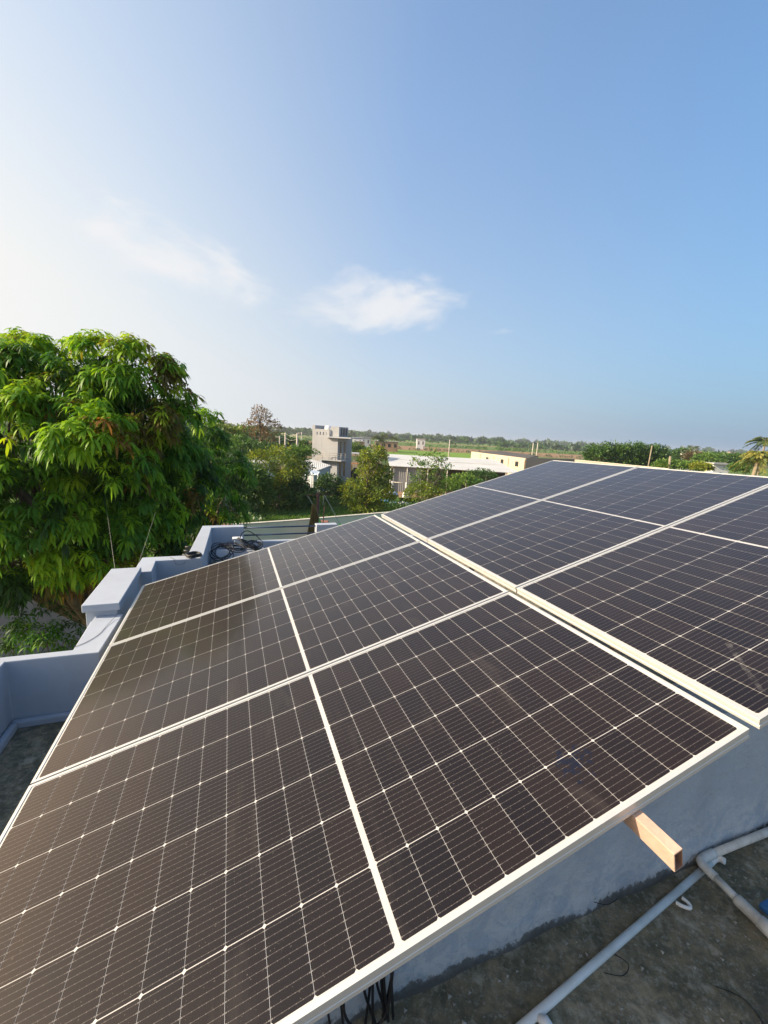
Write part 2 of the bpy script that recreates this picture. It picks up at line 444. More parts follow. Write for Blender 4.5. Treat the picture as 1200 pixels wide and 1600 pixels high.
M['sheet_wall'] = corrugated('grey_corrugated_wall', (0.25, 0.245, 0.245), (0.17, 0.155, 0.15), 1.3)
M['tin_roof'] = corrugated('pale_tin_roof', (0.60, 0.59, 0.56), (0.42, 0.40, 0.36), 1.3)


def set_flat_uv(o, axis_vec, axis2=(0, 0, 1)):
    me = o.data; uv = me.uv_layers.new(name='flat'); a = np.array(axis_vec, float); b = np.array(axis2, float)
    for lp in me.loops:
        p = np.array(me.vertices[lp.vertex_index].co); uv.data[lp.index].uv = (float(p @ a), float(p @ b))


def leaf_mat(name, stops, trans=0.35, rough=0.45, spec=0.35):
    n = NT(name); t = n.t
    at_ = t.nodes.new('ShaderNodeAttribute'); at_.attribute_name = 'tint'
    c = n.ramp(at_.outputs['Fac'], stops)
    n.set(c, rough, spec=spec)
    tr = t.nodes.new('ShaderNodeBsdfTranslucent')
    tcx = n.mix(1.0, c, (1.25, 1.15, 0.55), 'MULTIPLY'); t.links.new(tcx, tr.inputs[0])
    mx = t.nodes.new('ShaderNodeMixShader'); mx.inputs[0].default_value = trans
    t.links.new(n.b.outputs[0], mx.inputs[1]); t.links.new(tr.outputs[0], mx.inputs[2]); t.links.new(mx.outputs[0], n.out.inputs[0])
    return n.m


L = {}
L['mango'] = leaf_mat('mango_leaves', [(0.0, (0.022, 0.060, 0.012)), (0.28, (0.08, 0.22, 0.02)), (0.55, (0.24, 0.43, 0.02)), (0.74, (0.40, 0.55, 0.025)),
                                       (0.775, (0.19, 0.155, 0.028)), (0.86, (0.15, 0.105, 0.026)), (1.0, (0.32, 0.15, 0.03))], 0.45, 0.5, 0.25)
L['dark'] = leaf_mat('dark_leaves', [(0.0, (0.022, 0.051, 0.016)), (0.6, (0.047, 0.115, 0.024)), (1.0, (0.101, 0.189, 0.030))], 0.25)
L['mid'] = leaf_mat('mid_leaves', [(0.0, (0.041, 0.094, 0.022)), (0.6, (0.094, 0.196, 0.035)), (1.0, (0.189, 0.275, 0.043))], 0.3)
L['yellow'] = leaf_mat('yellow_green_leaves', [(0.0, (0.065, 0.117, 0.018)), (0.5, (0.169, 0.234, 0.026)), (0.85, (0.312, 0.325, 0.033)), (1.0, (0.34, 0.31, 0.035))], 0.35)
L['rusty'] = leaf_mat('rusty_sparse_leaves', [(0.0, (0.08, 0.075, 0.035)), (0.5, (0.19, 0.13, 0.06)), (1.0, (0.30, 0.17, 0.08))], 0.3)
L['palm'] = leaf_mat('palm_fronds', [(0.0, (0.039, 0.078, 0.023)), (0.5, (0.117, 0.156, 0.036)), (1.0, (0.338, 0.286, 0.052))], 0.25)

# ------------------------------------------------------------------ foliage builder


def fast_mesh(name, verts, faces_by_size, m, parent=None, tint=None, loc=None):
    o0 = np.array(world_loc(parent)) if parent is not None else np.array(loc if loc is not None else (0, 0, 0), float)
    me = bpy.data.meshes.new(name); v = (verts - o0).astype(np.float32)
    me.vertices.add(len(v)); me.vertices.foreach_set('co', v.ravel())
    idx = np.concatenate([f.ravel() for f in faces_by_size]).astype(np.int32)
    tot = np.concatenate([np.full(len(f), f.shape[1]) for f in faces_by_size]).astype(np.int32)
    st = np.concatenate([[0], np.cumsum(tot)[:-1]]).astype(np.int32)
    me.loops.add(len(idx)); me.loops.foreach_set('vertex_index', idx)
    me.polygons.add(len(tot)); me.polygons.foreach_set('loop_start', st)
    try: me.polygons.foreach_set('loop_total', tot)
    except Exception: pass
    if tint is not None:
        a = me.attributes.new('tint', 'FLOAT', 'POINT'); a.data.foreach_set('value', tint.astype(np.float32))
    me.update(calc_edges=True); me.validate()
    o = bpy.data.objects.new(name, me); col.objects.link(o); me.materials.append(m)
    if parent is not None: o.parent = parent
    else: o.location = tuple(float(q) for q in o0)
    return o


def norm(a): return a / (np.linalg.norm(a, axis=-1, keepdims=True) + 1e-9)


def leaves_long(P, D, Ln, Wd, droop, tint):
    """curved lance-shaped leaves: 6 vertices, 3 faces each"""
    N = len(P); z = np.array([0, 0, 1.0]); D = norm(D)
    S = norm(np.cross(D, z + 0.2 * rng.normal(size=(N, 3)))); Nn = np.cross(S, D)
    Ln, Wd, droop = Ln[:, None], Wd[:, None], droop[:, None]
    m1 = P + D * Ln * 0.36 - z * droop * Ln * 0.06; m2 = P + D * Ln * 0.70 - z * droop * Ln * 0.27; tp = P + D * Ln * 0.95 - z * droop * Ln * 0.62
    fold = Nn * Wd * 0.14
    V = np.stack([P, m1 - S * Wd * .5 + fold, m1 + S * Wd * .5 + fold, m2 - S * Wd * .40 + fold, m2 + S * Wd * .40 + fold, tp], 1).reshape(-1, 3)
    b = np.arange(N)[:, None] * 6
    return V, [np.concatenate([b + [0, 2, 1], b + [3, 4, 5]]), b + np.array([1, 2, 4, 3])], np.repeat(tint, 6)


def leaves_flat(P, D, Ln, Wd, tint):
    N = len(P); D = norm(D); S = norm(np.cross(D, rng.normal(size=(N, 3)))); Nn = np.cross(S, D); Ln, Wd = Ln[:, None], Wd[:, None]
    mid = P + D * Ln * .5
    V = np.stack([P, mid + S * Wd * .5 + Nn * Wd * .12, P + D * Ln, mid - S * Wd * .5 + Nn * Wd * .12], 1).reshape(-1, 3)
    b = np.arange(N)[:, None] * 4
    return V, [b + np.array([0, 1, 2]), b + np.array([0, 2, 3])], np.repeat(tint, 4)


def rand_dirs(n):
    return norm(rng.normal(size=(n, 3)))


def in_blobs(P, blobs, k=0.8):
    ins = np.zeros(len(P), bool)
    for c, r in blobs:
        ins |= (((P - np.array(c)) / (np.array(r) * k)) ** 2).sum(1) < 1
    return ins


def crown_points(blobs, n, shell=(0.78, 1.05), up=-0.55):
    """points near the outside of a union of ellipsoids, with outward directions"""
    wts = np.array([r[0] * r[1] + r[1] * r[2] + r[0] * r[2] for c, r in blobs]); wts = wts / wts.sum()
    Ps, Ds = [], []
    for (c, r), w in zip(blobs, wts):
        k = max(6, int(n * w)); d = rand_dirs(k * 2); d = d[d[:, 2] > up][:k]
        rr = rng.uniform(*shell, size=(len(d), 1)); P = np.array(c) + d * np.array(r) * rr
        others = [b for b in blobs if b[0] is not c]
        keep = ~in_blobs(P, others, 0.72) if others else np.ones(len(P), bool)
        Ps.append(P[keep]); Ds.append(norm(d / np.array(r))[keep])
    return np.concatenate(Ps), np.concatenate(Ds)


def limb_tube(mb, p0, p1, r0, r1, bend=0.15, seg=5, n=7):
    p0, p1 = np.array(p0, float), np.array(p1, float); d = p1 - p0; ln = np.linalg.norm(d)
    off = rng.normal(size=3) * ln * bend * 0.5; off[2] = abs(off[2]) * 0.4
    pts = [p0 + d * t + off * math.sin(math.pi * t) for t in np.linspace(0, 1, seg + 1)]
    mb.tube(pts, list(np.linspace(r0, r1, seg + 1)), n)
    return pts


def tree(name, label, base, blobs, leafmat, n_clump, per, llen, lwid, clump_r, bark='bark', trunk_r=0.15, stems=1, group=None, cat='tree',
         tint=(0.1, 0.9), shell=(0.7, 1.05), twigs=0, inner=0.25, fork=0.45):
    base = np.array(base, float)
    t = empty(name, base, label, cat, group)
    mb = MB(); top = np.mean([c for c, r in blobs], 0); low = min(c[2] - r[2] for c, r in blobs)
    for s in range(stems):
        o = np.array([rng.normal() * trunk_r * 2.2, rng.normal() * trunk_r * 2.2, 0]) if stems > 1 else np.zeros(3)
        fz = max(low, base[2] + (top[2] - base[2]) * fork)
        fk = np.array([base[0] * .6 + top[0] * .4, base[1] * .6 + top[1] * .4, fz]) + o * 2
        limb_tube(mb, base + o, fk, trunk_r, trunk_r * 0.7, 0.08)
        for (c, r) in (blobs if stems == 1 else [blobs[s % len(blobs)]]):
            c = np.array(c); e = limb_tube(mb, fk, c, trunk_r * 0.55, trunk_r * 0.2, 0.25)
            for k in range(4 + twigs):
                d = rand_dirs(1)[0]; d[2] = abs(d[2]) * 0.8 - 0.1
                limb_tube(mb, e[int(rng.integers(2, len(e)))], c + d * np.array(r) * (0.95 if twigs else 0.8), trunk_r * 0.22, trunk_r * 0.05, 0.3, 4, 5)
    mb.build('trunk', M[bark], t)
    P, D = crown_points(blobs, n_clump, shell)
    if inner > 0:
        Pi, Di = crown_points(blobs, int(n_clump * inner), (0.25, 0.7)); P = np.concatenate([P, Pi]); D = np.concatenate([D, Di])
    n = len(P); ct = rng.uniform(tint[0], tint[1], n)
    sz = clump_r * rng.uniform(0.6, 1.3, n)
    q = rand_dirs(n * per).reshape(n, per, 3) * rng.uniform(0.2, 1.0, (n, per, 1)) * sz[:, None, None] * np.array([1, 1, 0.7])
    LP = (P[:, None, :] + q).reshape(-1, 3)
    LD = (norm(q) * 0.8 + D[:, None, :] * 0.6 + rng.normal(size=q.shape) * 0.4).reshape(-1, 3); LD[:, 2] -= 0.25
    tt = np.clip(np.repeat(ct, per) + rng.normal(size=n * per) * 0.10, 0, 1)
    k = rng.uniform(0.7, 1.3, n * per)
    V, F, T = leaves_flat(LP, LD, llen * k, lwid * k, tt)
    fast_mesh('crown', V, F, L[leafmat], t, T)
    return t


def px_blobs(Y, items, depth=0.8, dy=0.0):
    """crown lobes from photo extents (cx, cy, half width, half height) at distance Y"""
    out = []
    for it in items:
        cx, cy, hw, hh = it[:4]; off = it[4] if len(it) > 4 else 0.0
        c = at(cx, cy, Y + off); k = (Y + off) / FPX * 1.03
        out.append((c, (hw * k, max(hw, hh) * k * depth, hh * k)))
    return out


# ------------------------------------------------------------------ setting: ground and fields
def ground_mat():
    n = NT('ground_soil_and_grass')
    a = n.noise(0.05, 8, 0.62); b = n.noise(0.9, 8, 0.7)
    g = n.ramp(b, [(0.3, (0.035, 0.062, 0.018)), (0.7, (0.085, 0.125, 0.032))])
    s = n.ramp(b, [(0.3, (0.15, 0.10, 0.06)), (0.7, (0.26, 0.175, 0.105))])
    n.set(n.mix(n.ramp(a, [(0.50, 0.0), (0.56, 1.0)]), g, s), 0.95, spec=0.1); n.bump(n.noise(2.5, 8, 0.75), 0.6, 0.08)
    return n.m


def field_mat(name, c0, c1, scale=0.5):
    n = NT(name); n.set(n.ramp(n.noise(scale, 8, 0.7), [(0.3, c0), (0.7, c1)]), 0.95, spec=0.1); n.bump(n.noise(2, 8, 0.7), 0.5, 0.1); return n.m


g = MB(); S_ = 9000
g.add([(-S_, -S_, 0), (S_, -S_, 0), (S_, S_, 0), (-S_, S_, 0)], [(0, 1, 2, 3)])
tag(g.build('ground', ground_mat(), loc=(0, 0, 0)), kind='structure')
FM = {'green': field_mat('paddy_green', (0.12, 0.215, 0.035), (0.19, 0.29, 0.05)), 'crop': field_mat('crop_green', (0.07, 0.125, 0.03), (0.135, 0.20, 0.05), 0.2),
      'soil': field_mat('ploughed_soil', (0.21, 0.13, 0.075), (0.32, 0.21, 0.125), 0.3), 'lawn': field_mat('rough_grass', (0.06, 0.12, 0.02), (0.13, 0.22, 0.035), 1.2),
      'dirt': field_mat('bare_dirt', (0.27, 0.165, 0.095), (0.38, 0.25, 0.15), 0.8), 'pale': field_mat('dry_grass', (0.16, 0.16, 0.06), (0.24, 0.22, 0.09), 0.3)}


def field(name, mat, quad, z):
    q = [on_ground(*p, z) for p in quad] if len(quad[0]) == 2 and max(p[1] for p in quad) > 600 else quad
    m = MB(); m.add([(p[0], p[1], z) for p in q], [tuple(range(len(q)))])
    o = m.build(name, FM[mat], loc=(float(q[0][0]), float(q[0][1]), z)); 
    if o.data.polygons[0].normal.z < 0: o.data.flip_normals()
    return tag(o, kind='structure')


# bands of fields from near to far; each is a wide strip on the ground at its own distance
def strip(name, mat, x0, x1, y0, y1, z): return field(name, mat, [(x0, y0, z), (x1, y0, z), (x1 + (x1 - x0) * .05, y1, z), (x0, y1, z)], z)


strip('grass_field', 'lawn', -60, 1.5, 20, 47, 0.02)
strip('grass_verge', 'lawn', 1.5, 40, 20, 41, 0.02)
strip('dirt_yard', 'dirt', 1.6, 14, 41, 70, 0.02)
strip('green_field', 'green', 0, 60, 125, 205, 0.03)
strip('ploughed_field', 'soil', -150, 120, 206, 285, 0.03)
strip('crop_field', 'crop', -300, 300, 290, 420, 0.03)
strip('dry_field', 'pale', -350, 120, 424, 500, 0.03)
strip('paddy_field', 'green', -200, 420, 505, 700, 0.04)
strip('crop_field', 'crop', 60, 300, 60, 205, 0.03)

# ------------------------------------------------------------------ the house under the panels
FZ, PZ = -1.95, -1.5                      # roof floor and parapet top relative to the camera
hs = empty('house', U(0.8, 2.5, -7.0), 'pale blue painted house whose flat roof carries the solar panels', 'house')
b = MB(); b.ubox(-0.985, 6.0, -2.5, 6.48, -7.0, FZ - 0.16); b.build('body', M['paint'], hs)
b = MB(); b.ubox(-1.50, 6.02, -2.5, 3.07, FZ - 0.155, FZ - 0.004); b.ubox(-1.0, 6.02, 3.075, 6.50, FZ - 0.155, FZ - 0.006); b.build('roof_slab', M['cement'], hs)
b = MB()
poly = [U(-1.32, -2.4, 0), U(5.9, -2.4, 0), U(5.9, 6.36, 0), U(-0.25, 6.36, 0), U(-0.29, 4.83, 0), U(-0.80, 4.83, 0), U(-0.80, 3.0, 0), U(-1.32, 3.0, 0)]
b.add([(p[0], p[1], FZ + CZ) for p in poly], [tuple(range(len(poly)))])
o = b.build('roof_floor', M['floor'], loc=U(0, 1, FZ)); tag(o, kind='structure')
# parapets: bay on the left, then the wall running away, capped pier, jog, back corner
def upoly(pts, z0, z1, mb): mb.prism([U(a, c, 0)[:2] for a, c in pts], z0 + CZ, z1 + CZ)
b = MB()
upoly([(-1.48, -2.5), (-1.315, -2.5), (-1.318, 2.998), (-0.983, 2.990), (-0.820, 2.985), (-0.805, 3.50), (-0.999, 3.50), (-0.985, 3.060), (-1.48, 3.068)], FZ - 0.15, PZ, b)
b.build('parapet', M['paint'], hs, 0.006)
b = MB(); b.ubox(-1.058, -0.845, 3.60, 4.46, FZ - 0.15, -1.462)
b.ubox(-0.995, -0.808, 3.502, 3.598, FZ - 0.15, PZ - 0.004); pier = b.build('pier', M['paint'], hs, 0.006)
b = MB(); b.ubox(-1.075, -0.822, 3.575, 4.475, -1.46, -1.40); b.build('pier_cap', M['paint'], pier, 0.006)
b = MB()
upoly([(-0.90, 4.478), (-0.735, 4.478), (-0.748, 4.83), (-0.29, 4.83), (-0.25, 6.35), (0.195, 6.35), (0.195, 6.49), (-0.377, 6.49), (-0.455, 4.98), (-0.90, 4.98)], FZ - 0.15, -1.45, b)
b.build('parapet', M['paint'], hs, 0.006)
b = MB(); b.ubox(0.197, 3.5, 6.37, 6.485, FZ - 0.15, -1.70); b.build('parapet_kerb', M['paint'], hs, 0.006)
b = MB(); b.ubox(1.28, 1.62, 6.35, 6.49, FZ - 0.15, -1.455); b.build('parapet', M['paint'], hs, 0.006)
b = MB(); b.ubox(-1.312, -0.83, 2.955, 2.992, FZ, FZ + 0.055); b.ubox(-1.312, -1.275, -2.4, 2.953, FZ, FZ + 0.055); b.build('skirting', M['paint'], hs, 0.012)
# the low wall below the panels
b = MB(); nseg = 60
vs, fs = [], []
for i in range(nseg + 1):
    a = 0.02 + i * (5.88 / nseg); bul = 0.004 * math.sin(i * 1.7) + 0.003 * math.sin(i * 0.61)
    zt = -1.29 if a < 0.6 else -1.15
    for j, z in enumerate((FZ - 0.02, FZ + 0.03, FZ + 0.09, FZ + 0.3, zt)):
        vs.append(U(a, 1.018 + bul - (0.024, 0.012, 0.004, 0, 0)[j], z))
    vs.append(U(a, 1.25, zt)); vs.append(U(a, 1.25, FZ - 0.02))
for i in range(nseg):
    for j in range(6):
        q = i * 7 + j; fs.append((q, q + 7, q + 8, q + 1))
fs.append(tuple(range(7))); fs.append(tuple(nseg * 7 + k for k in range(7))[::-1])
b.add(vs, fs); b.build('low_wall', M['wall_foot'], hs)

# railing in the gap of the back parapet
rl = empty('roof_railing', U(0.7, 6.42, FZ), 'two dark blue pipe rails closing the gap in the back parapet', 'railing')
for z in (-1.485, -1.60):
    b = MB(); b.tube([U(0.19, 6.42, z), U(1.29, 6.42, z)], 0.012, 8); b.build('rail', M['blue_rail'], rl)

# ------------------------------------------------------------------ solar panels
PL, PW, LIP, DEPTH, GAP = 2.278, 1.144, 0.0125, 0.035, 0.010
TAB = {'low': (np.array([-.938, .327, -1.414]), np.array([.90083079, .34080819, .26898636]), np.array([-.3507107, .93640807, -.01191338])),
       'high': (np.array([1.135, 1.101, -.769]), np.array([.90200246, .32982286, .27858293]), np.array([-.33790635, .94096807, -.01995967]))}


def solar_panel(table, row, label, cell):
    O, u, v = TAB[table]; u = u / np.linalg.norm(u); v = v - u * (v @ u); v /= np.linalg.norm(v); n = np.cross(u, v)
    o0 = O + np.array([0, 0, CZ]) + v * row * (PW + GAP)
    t = empty('solar_panel', o0, label, 'solar panel', 'solar panels on the roof')
    t.rotation_euler = Matrix(((u[0], v[0], n[0]), (u[1], v[1], n[1]), (u[2], v[2], n[2]))).to_euler()

    def mk(name, verts, faces, m, uvs=None, bevel=0):
        me = bpy.data.meshes.new(name); me.from_pydata(verts, [], faces); me.update()
        ob = bpy.data.objects.new(name, me); col.objects.link(ob); ob.parent = t; me.materials.append(m)
        if uvs is not None:
            ly = me.uv_layers.new(name='cell')
            for lp in me.loops: ly.data[lp.index].uv = uvs[lp.vertex_index]
        if bevel:
            bb = ob.modifiers.new('bevel', 'BEVEL'); bb.width = bevel; bb.segments = 2; bb.limit_method = 'ANGLE'
        return ob
    fb = MB()
    # mitred frame: outer wall, lip on top, returns below
    rect = lambda i: [(i, i), (PL - i, i), (PL - i, PW - i), (i, PW - i)]
    prof = [(LIP, -DEPTH), (LIP, 0), (0, 0), (0, -.0105), (.0016, -.012), (.0016, -.0225), (0, -.024), (0, -DEPTH)]
    vs = [(x, y, z) for i, z in prof for x, y in rect(i)]; fs = []
    for k in range(8):
        for i in range(4):
            j = (i + 1) % 4; k2 = (k + 1) % 8; fs.append((k * 4 + i, k2 * 4 + i, k2 * 4 + j, k * 4 + j))
    fr = mk('frame', vs, fs, M['frame'], bevel=0.0006)
    bz = -0.0028
    bs = mk('backsheet', [(LIP, LIP, bz), (PL - LIP, LIP, bz), (PL - LIP, PW - LIP, bz), (LIP, PW - LIP, bz), (LIP, LIP, bz - .006), (PL - LIP, LIP, bz - .006), (PL - LIP, PW - LIP, bz - .006), (LIP, PW - LIP, bz - .006)],
       [(0, 1, 2, 3), (7, 6, 5, 4)], M['backsheet'])
    # 2 x 72 half-cut cells with clipped corners
    cw, ch, gu, gv, ck = 0.0912, 0.1825, 0.0013, 0.0027, 0.0044
    half = 12 * cw + 11 * gu; mid = 0.0175; mu = (PL - 2 * half - mid) / 2; mv = (PW - 6 * ch - 5 * gv) / 2
    cv, cf, cuv = [], [], []
    cz = bz + 0.0006
    for h in range(2):
        for i in range(12):
            for j in range(6):
                x = mu + h * (half + mid) + i * (cw + gu); y = mv + j * (ch + gv); q = len(cv)
                k1, k2 = ck, ck
                pts = [(k1, 0), (cw - k2, 0), (cw, k2), (cw, ch - k2), (cw - k2, ch), (k1, ch), (0, ch - k1), (0, k1)]
                cv += [(x + a, y + c, cz) for a, c in pts]; cuv += [(a / cw, c / ch) for a, c in pts]; cf.append(tuple(range(q, q + 8)))
    ce = mk('cells', cv, cf, M[cell], cuv); ce.parent = bs
    at_ = ce.data.attributes.new('tone', 'FLOAT', 'FACE'); at_.data.foreach_set('value', rng.beta(2, 2, len(cf)).astype(np.float32))
    return t


solar_panel('low', 0, 'front lower panel over the peach steel tube, with a dark smudge near its front edge', 'cell_smudged')
solar_panel('low', 1, 'middle lower panel between the smudged front panel and the panel beside the capped pier', 'cell')
solar_panel('low', 2, 'back lower panel whose corner nearly meets the capped parapet pier', 'cell')
solar_panel('high', 0, 'front upper panel with a pale scratch at its near corner', 'cell_scratched')
solar_panel('high', 1, 'middle upper panel between the scratched panel and the panel at the far corner', 'cell')
solar_panel('high', 2, 'back upper panel at the far corner, in front of the pale tin shed roof', 'cell')

# support rails under the panels and their legs
u0, v0 = TAB['low'][1], TAB['low'][2]; u0 = u0 / np.linalg.norm(u0); v0 = v0 - u0 * (v0 @ u0); v0 /= np.linalg.norm(v0); n0 = np.cross(u0, v0)
O0 = TAB['low'][0] + np.array([0, 0, CZ])


def purlin(label, uu, a0, a1, w=0.030, h=0.060, wall=0.0032, table='low', legs=()):
    O, u, v = TAB[table]; u = u / np.linalg.norm(u); v = v - u * (v @ u); v /= np.linalg.norm(v); n = np.cross(u, v); O = O + np.array([0, 0, CZ])
    top = -DEPTH - 0.003
    P = lambda x, y, z: O + u * x + v * y + n * z
    t = empty('support_tube', P(uu, a0, top - h), label, 'steel tube', 'steel tubes carrying the panels')
    b = MB()
    ring = lambda y, i: [P(uu - w / 2 + i, y, top - h + i), P(uu + w / 2 - i, y, top - h + i), P(uu + w / 2 - i, y, top - i), P(uu - w / 2 + i, y, top - i)]
    vs = ring(a0, 0) + ring(a1, 0) + ring(a0, wall) + ring(a1, wall)
    fs = []
    for i in range(4):
        j = (i + 1) % 4
        fs += [(i, j, 4 + j, 4 + i), (8 + i, i, j, 8 + j)[::-1], (4 + i, 4 + j, 12 + j, 12 + i)]
    b.add(vs, fs)
    b.build('tube_wall', M['pink'], t, 0.0016)
    b = MB(); b.add(ring(a0 + 0.0005, wall) + ring(a1, wall), [(i, 4 + i, 4 + (i + 1) % 4, (i + 1) % 4) for i in range(4)]); b.build('tube_inside', M['pink_in'], t)
    c = P(uu - w / 2 - 0.012, 0.035, top + 0.001); b = MB(); b.tube([c - n * 0.034, c - n * 0.016], 0.0095, 6); b.tube([c - n * 0.016, c + n * 0.006], 0.004, 8)
    b.tube([c - n * 0.0165, c - n * 0.0135], 0.013, 14); b.build('clamp_bolt', M['galv'], t)
    for y in legs:
        p = P(uu, y, top - h); fz = FZ + CZ
        b = MB(); b.abox(p[0] - .02, p[0] + .02, p[1] - .02, p[1] + .02, fz, p[2]); lg = b.build('leg', M['pink'], t)
        b = MB(); b.abox(p[0] - .06, p[0] + .06, p[1] - .06, p[1] + .06, fz - 0.002, fz + 0.008); b.build('foot_plate', M['pink'], lg)


purlin('peach painted rectangular steel tube sticking out below the smudged front panel', 1.826, -0.112, 3.46, legs=(0.9, 2.4))
purlin('steel tube hidden under the low left side of the lower panels', 0.45, 0.03, 3.46, legs=(0.25, 1.7, 3.2))
purlin('steel tube hidden under the low side of the upper panels', 0.5, 0.03, 3.40, table='high', legs=(0.9, 2.4))
purlin('steel tube hidden under the raised side of the upper panels', 1.8, 0.03, 3.40, table='high', legs=(0.9, 2.4))

# ------------------------------------------------------------------ things on the roof floor
def curve(pts, k=8):
    pts = [np.array(p, float) for p in pts]; out = []
    for i in range(len(pts) - 1):
        p0, p1, p2, p3 = pts[max(i - 1, 0)], pts[i], pts[i + 1], pts[min(i + 2, len(pts) - 1)]
        for j in range(k):
            t = j / k; out.append(0.5 * ((2 * p1) + (-p0 + p2) * t + (2 * p0 - 5 * p1 + 4 * p2 - p3) * t * t + (-p0 + 3 * p1 - 3 * p2 + p3) * t ** 3))
    out.append(pts[-1]); return out


t = empty('water_pipe', U(0.9, 0.803, FZ), 'long straight grey plastic pipe lying across the stained roof floor', 'pipe')
b = MB(); b.tube([U(-0.3, 0.632, FZ + .0145), U(2.13, 0.973, FZ + .0145)], 0.0142, 20); b.build('pipe', M['pvc'], t)
b = MB(); b.tube(curve([U(2.128, .9727, FZ + .0145), U(2.165, .979, FZ + .016), U(2.185, .972, FZ + .022), U(2.192, .950, FZ + .028)], 6), 0.0145, 16); b.build('elbow', M['pvc'], t)
t = empty('water_pipe', U(2.3, 0.98, FZ), 'dirty white pipe with an elbow and thick jointed end beside the blue valve', 'pipe')
zz = FZ + 0.046
b = MB(); b.tube([U(3.9, 0.972, zz - .02), U(2.6, 0.975, zz - .005), U(2.13, 0.985, zz)], 0.0175, 18); b.build('pipe', M['pvc_old'], t)
b = MB(); b.tube(curve([U(2.16, .985, zz), U(2.085, .983, zz), U(2.055, .972, zz), U(2.047, .94, zz), U(2.046, .905, zz)], 6), 0.0198, 18); b.build('elbow', M['pvc_old'], t)
b = MB(); b.tube([U(2.046, .91, zz), U(2.036, .80, zz)], 0.0165, 18); b.build('pipe', M['pvc_old'], t)
b = MB(); b.tube([U(2.037, .815, zz), U(2.036, .81, zz), U(2.034, .73, zz), U(2.034, .727, zz)], [.021, .024, .024, .028], 18); b.tube([U(2.034, .727, zz), U(2.033, .66, zz)], [.028, .028], 18)
b.tube([U(2.033, .66, zz), U(2.032, .2, zz)], [.024, .024], 18); b.build('coupling', M['pvc_old'], t)
t = empty('valve', U(2.10, .70, FZ), 'blue plastic valve handle beside the dirty white pipe', 'valve')
b = MB(); b.box(U(2.075, .655, zz + .01), E1 * .075, E2 * .105, (0, 0, .028)); b.build('handle', M['blue_plastic'], t, 0.008)
b = MB(); b.tube([U(2.05, .70, zz), U(2.09, .70, zz + .012)], .014, 12); b.build('stem', M['blue_plastic'], t)
b = MB(); b.tube(curve([U(1.795, .905, FZ + .012), U(1.805, .885, FZ + .014), U(1.83, .870, FZ + .013), U(1.845, .885, FZ + .012), U(1.84, .91, FZ + .011)], 6), 0.0075, 10)
tag(b.build('pipe_clip', M['pvc'], None), 'small white hook shaped pipe clip lying beside the grey pipe', 'clip')
b = MB(); b.tube([U(.985, .762, FZ + .018), U(.975, .78, FZ + .019), U(.96, .80, FZ + .018)], [.012, .02, .010], 12)
tag(b.build('pipe_plug', M['white'], None), 'white rounded pipe plug on the floor at the near end of the grey pipe', 'plug')
for lab, pts in (('thin black wire loop lying under the grey pipe', [U(1.36, .864, FZ + .008), U(1.385, .845, FZ + .006), U(1.40, .81, FZ + .006), U(1.35, .795, FZ + .005), U(1.29, .825, FZ + .004)]),
                 ('short dark twig at the dirty foot of the low wall', [U(1.42, 1.0, FZ + .05), U(1.48, .985, FZ + .03), U(1.54, .985, FZ + .035)]),
                 ('thin twig leaning on the low wall above the elbow pipe', [U(2.62, .97, FZ + .03), U(2.60, 1.0, FZ + .12), U(2.585, 1.005, FZ + .19)]),
                 ('faint green garden wire curled on the floor away from the pipes', [U(1.66, .66, FZ + .003), U(1.72, .60, FZ + .004), U(1.70, .52, FZ + .003), U(1.62, .50, FZ + .004), U(1.64, .57, FZ + .003)])):
    b = MB(); b.tube(curve(pts, 6), 0.0016, 6); tag(b.build('wire' if 'wire' in lab else 'twig', M['black'], None), lab, 'wire' if 'wire' in lab else 'twig')
# crumbs and leaf litter
cr = rng.uniform(size=(160, 3)); P = np.array([U(0.3 + 2.3 * q[0], 0.15 + 0.82 * q[1] ** 0.6, FZ + 0.002) for q in cr]); sz = rng.uniform(.003, .011, 160)
V, F = [], []
for p, s in zip(P, sz):
    q = len(V); V += [p + s * np.array(d) * rng.uniform(.6, 1.2) for d in ((1, 0, 0), (-.5, .8, 0), (-.5, -.8, 0), (0, 0, .7))]; F += [(q, q + 1, q + 3), (q + 1, q + 2, q + 3), (q + 2, q, q + 3)]
b = MB(); b.add(V, F); tag(b.build('gravel', simple('plaster_crumbs', (.34, .32, .28), .9, 0, .5, 30), None), kind='stuff')

# cable bundle dropping below the front edge
t = empty('cable_bundle', U(.42, .96, FZ), 'bundle of black cables hanging below the front panel against the low wall', 'cables')
for k in range(9):
    a0 = .395 + .012 * k + rng.normal() * .006; b0 = .985 - .008 * (k % 3)
    b = MB(); b.tube(curve([U(a0 - .05, .90, -1.19), U(a0 - .01, b0, -1.45), U(a0 + rng.normal() * .012, b0 - .01, -1.72), U(a0 + rng.normal() * .015, b0 - .015, FZ + .02)], 8), .0046, 8); b.build('cable', M['black'], t)
for k, (a, c, w_) in enumerate(((.30, .99, .02), (.25, .985, .03))):
    b = MB(); b.tube(curve([U(a + .03, .92, -1.2), U(a, c, -1.6), U(a + w_, c - .02, FZ + .03)], 8), .004, 8); b.build('cable', M['black'], t)
b = MB(); b.tube(curve([U(.33, .95, -1.5), U(.31, .95, -1.78), U(.37, .93, -1.87), U(.45, .93, -1.84), U(.47, .95, -1.6)], 8), .0045, 8); b.build('cable', M['black'], t)

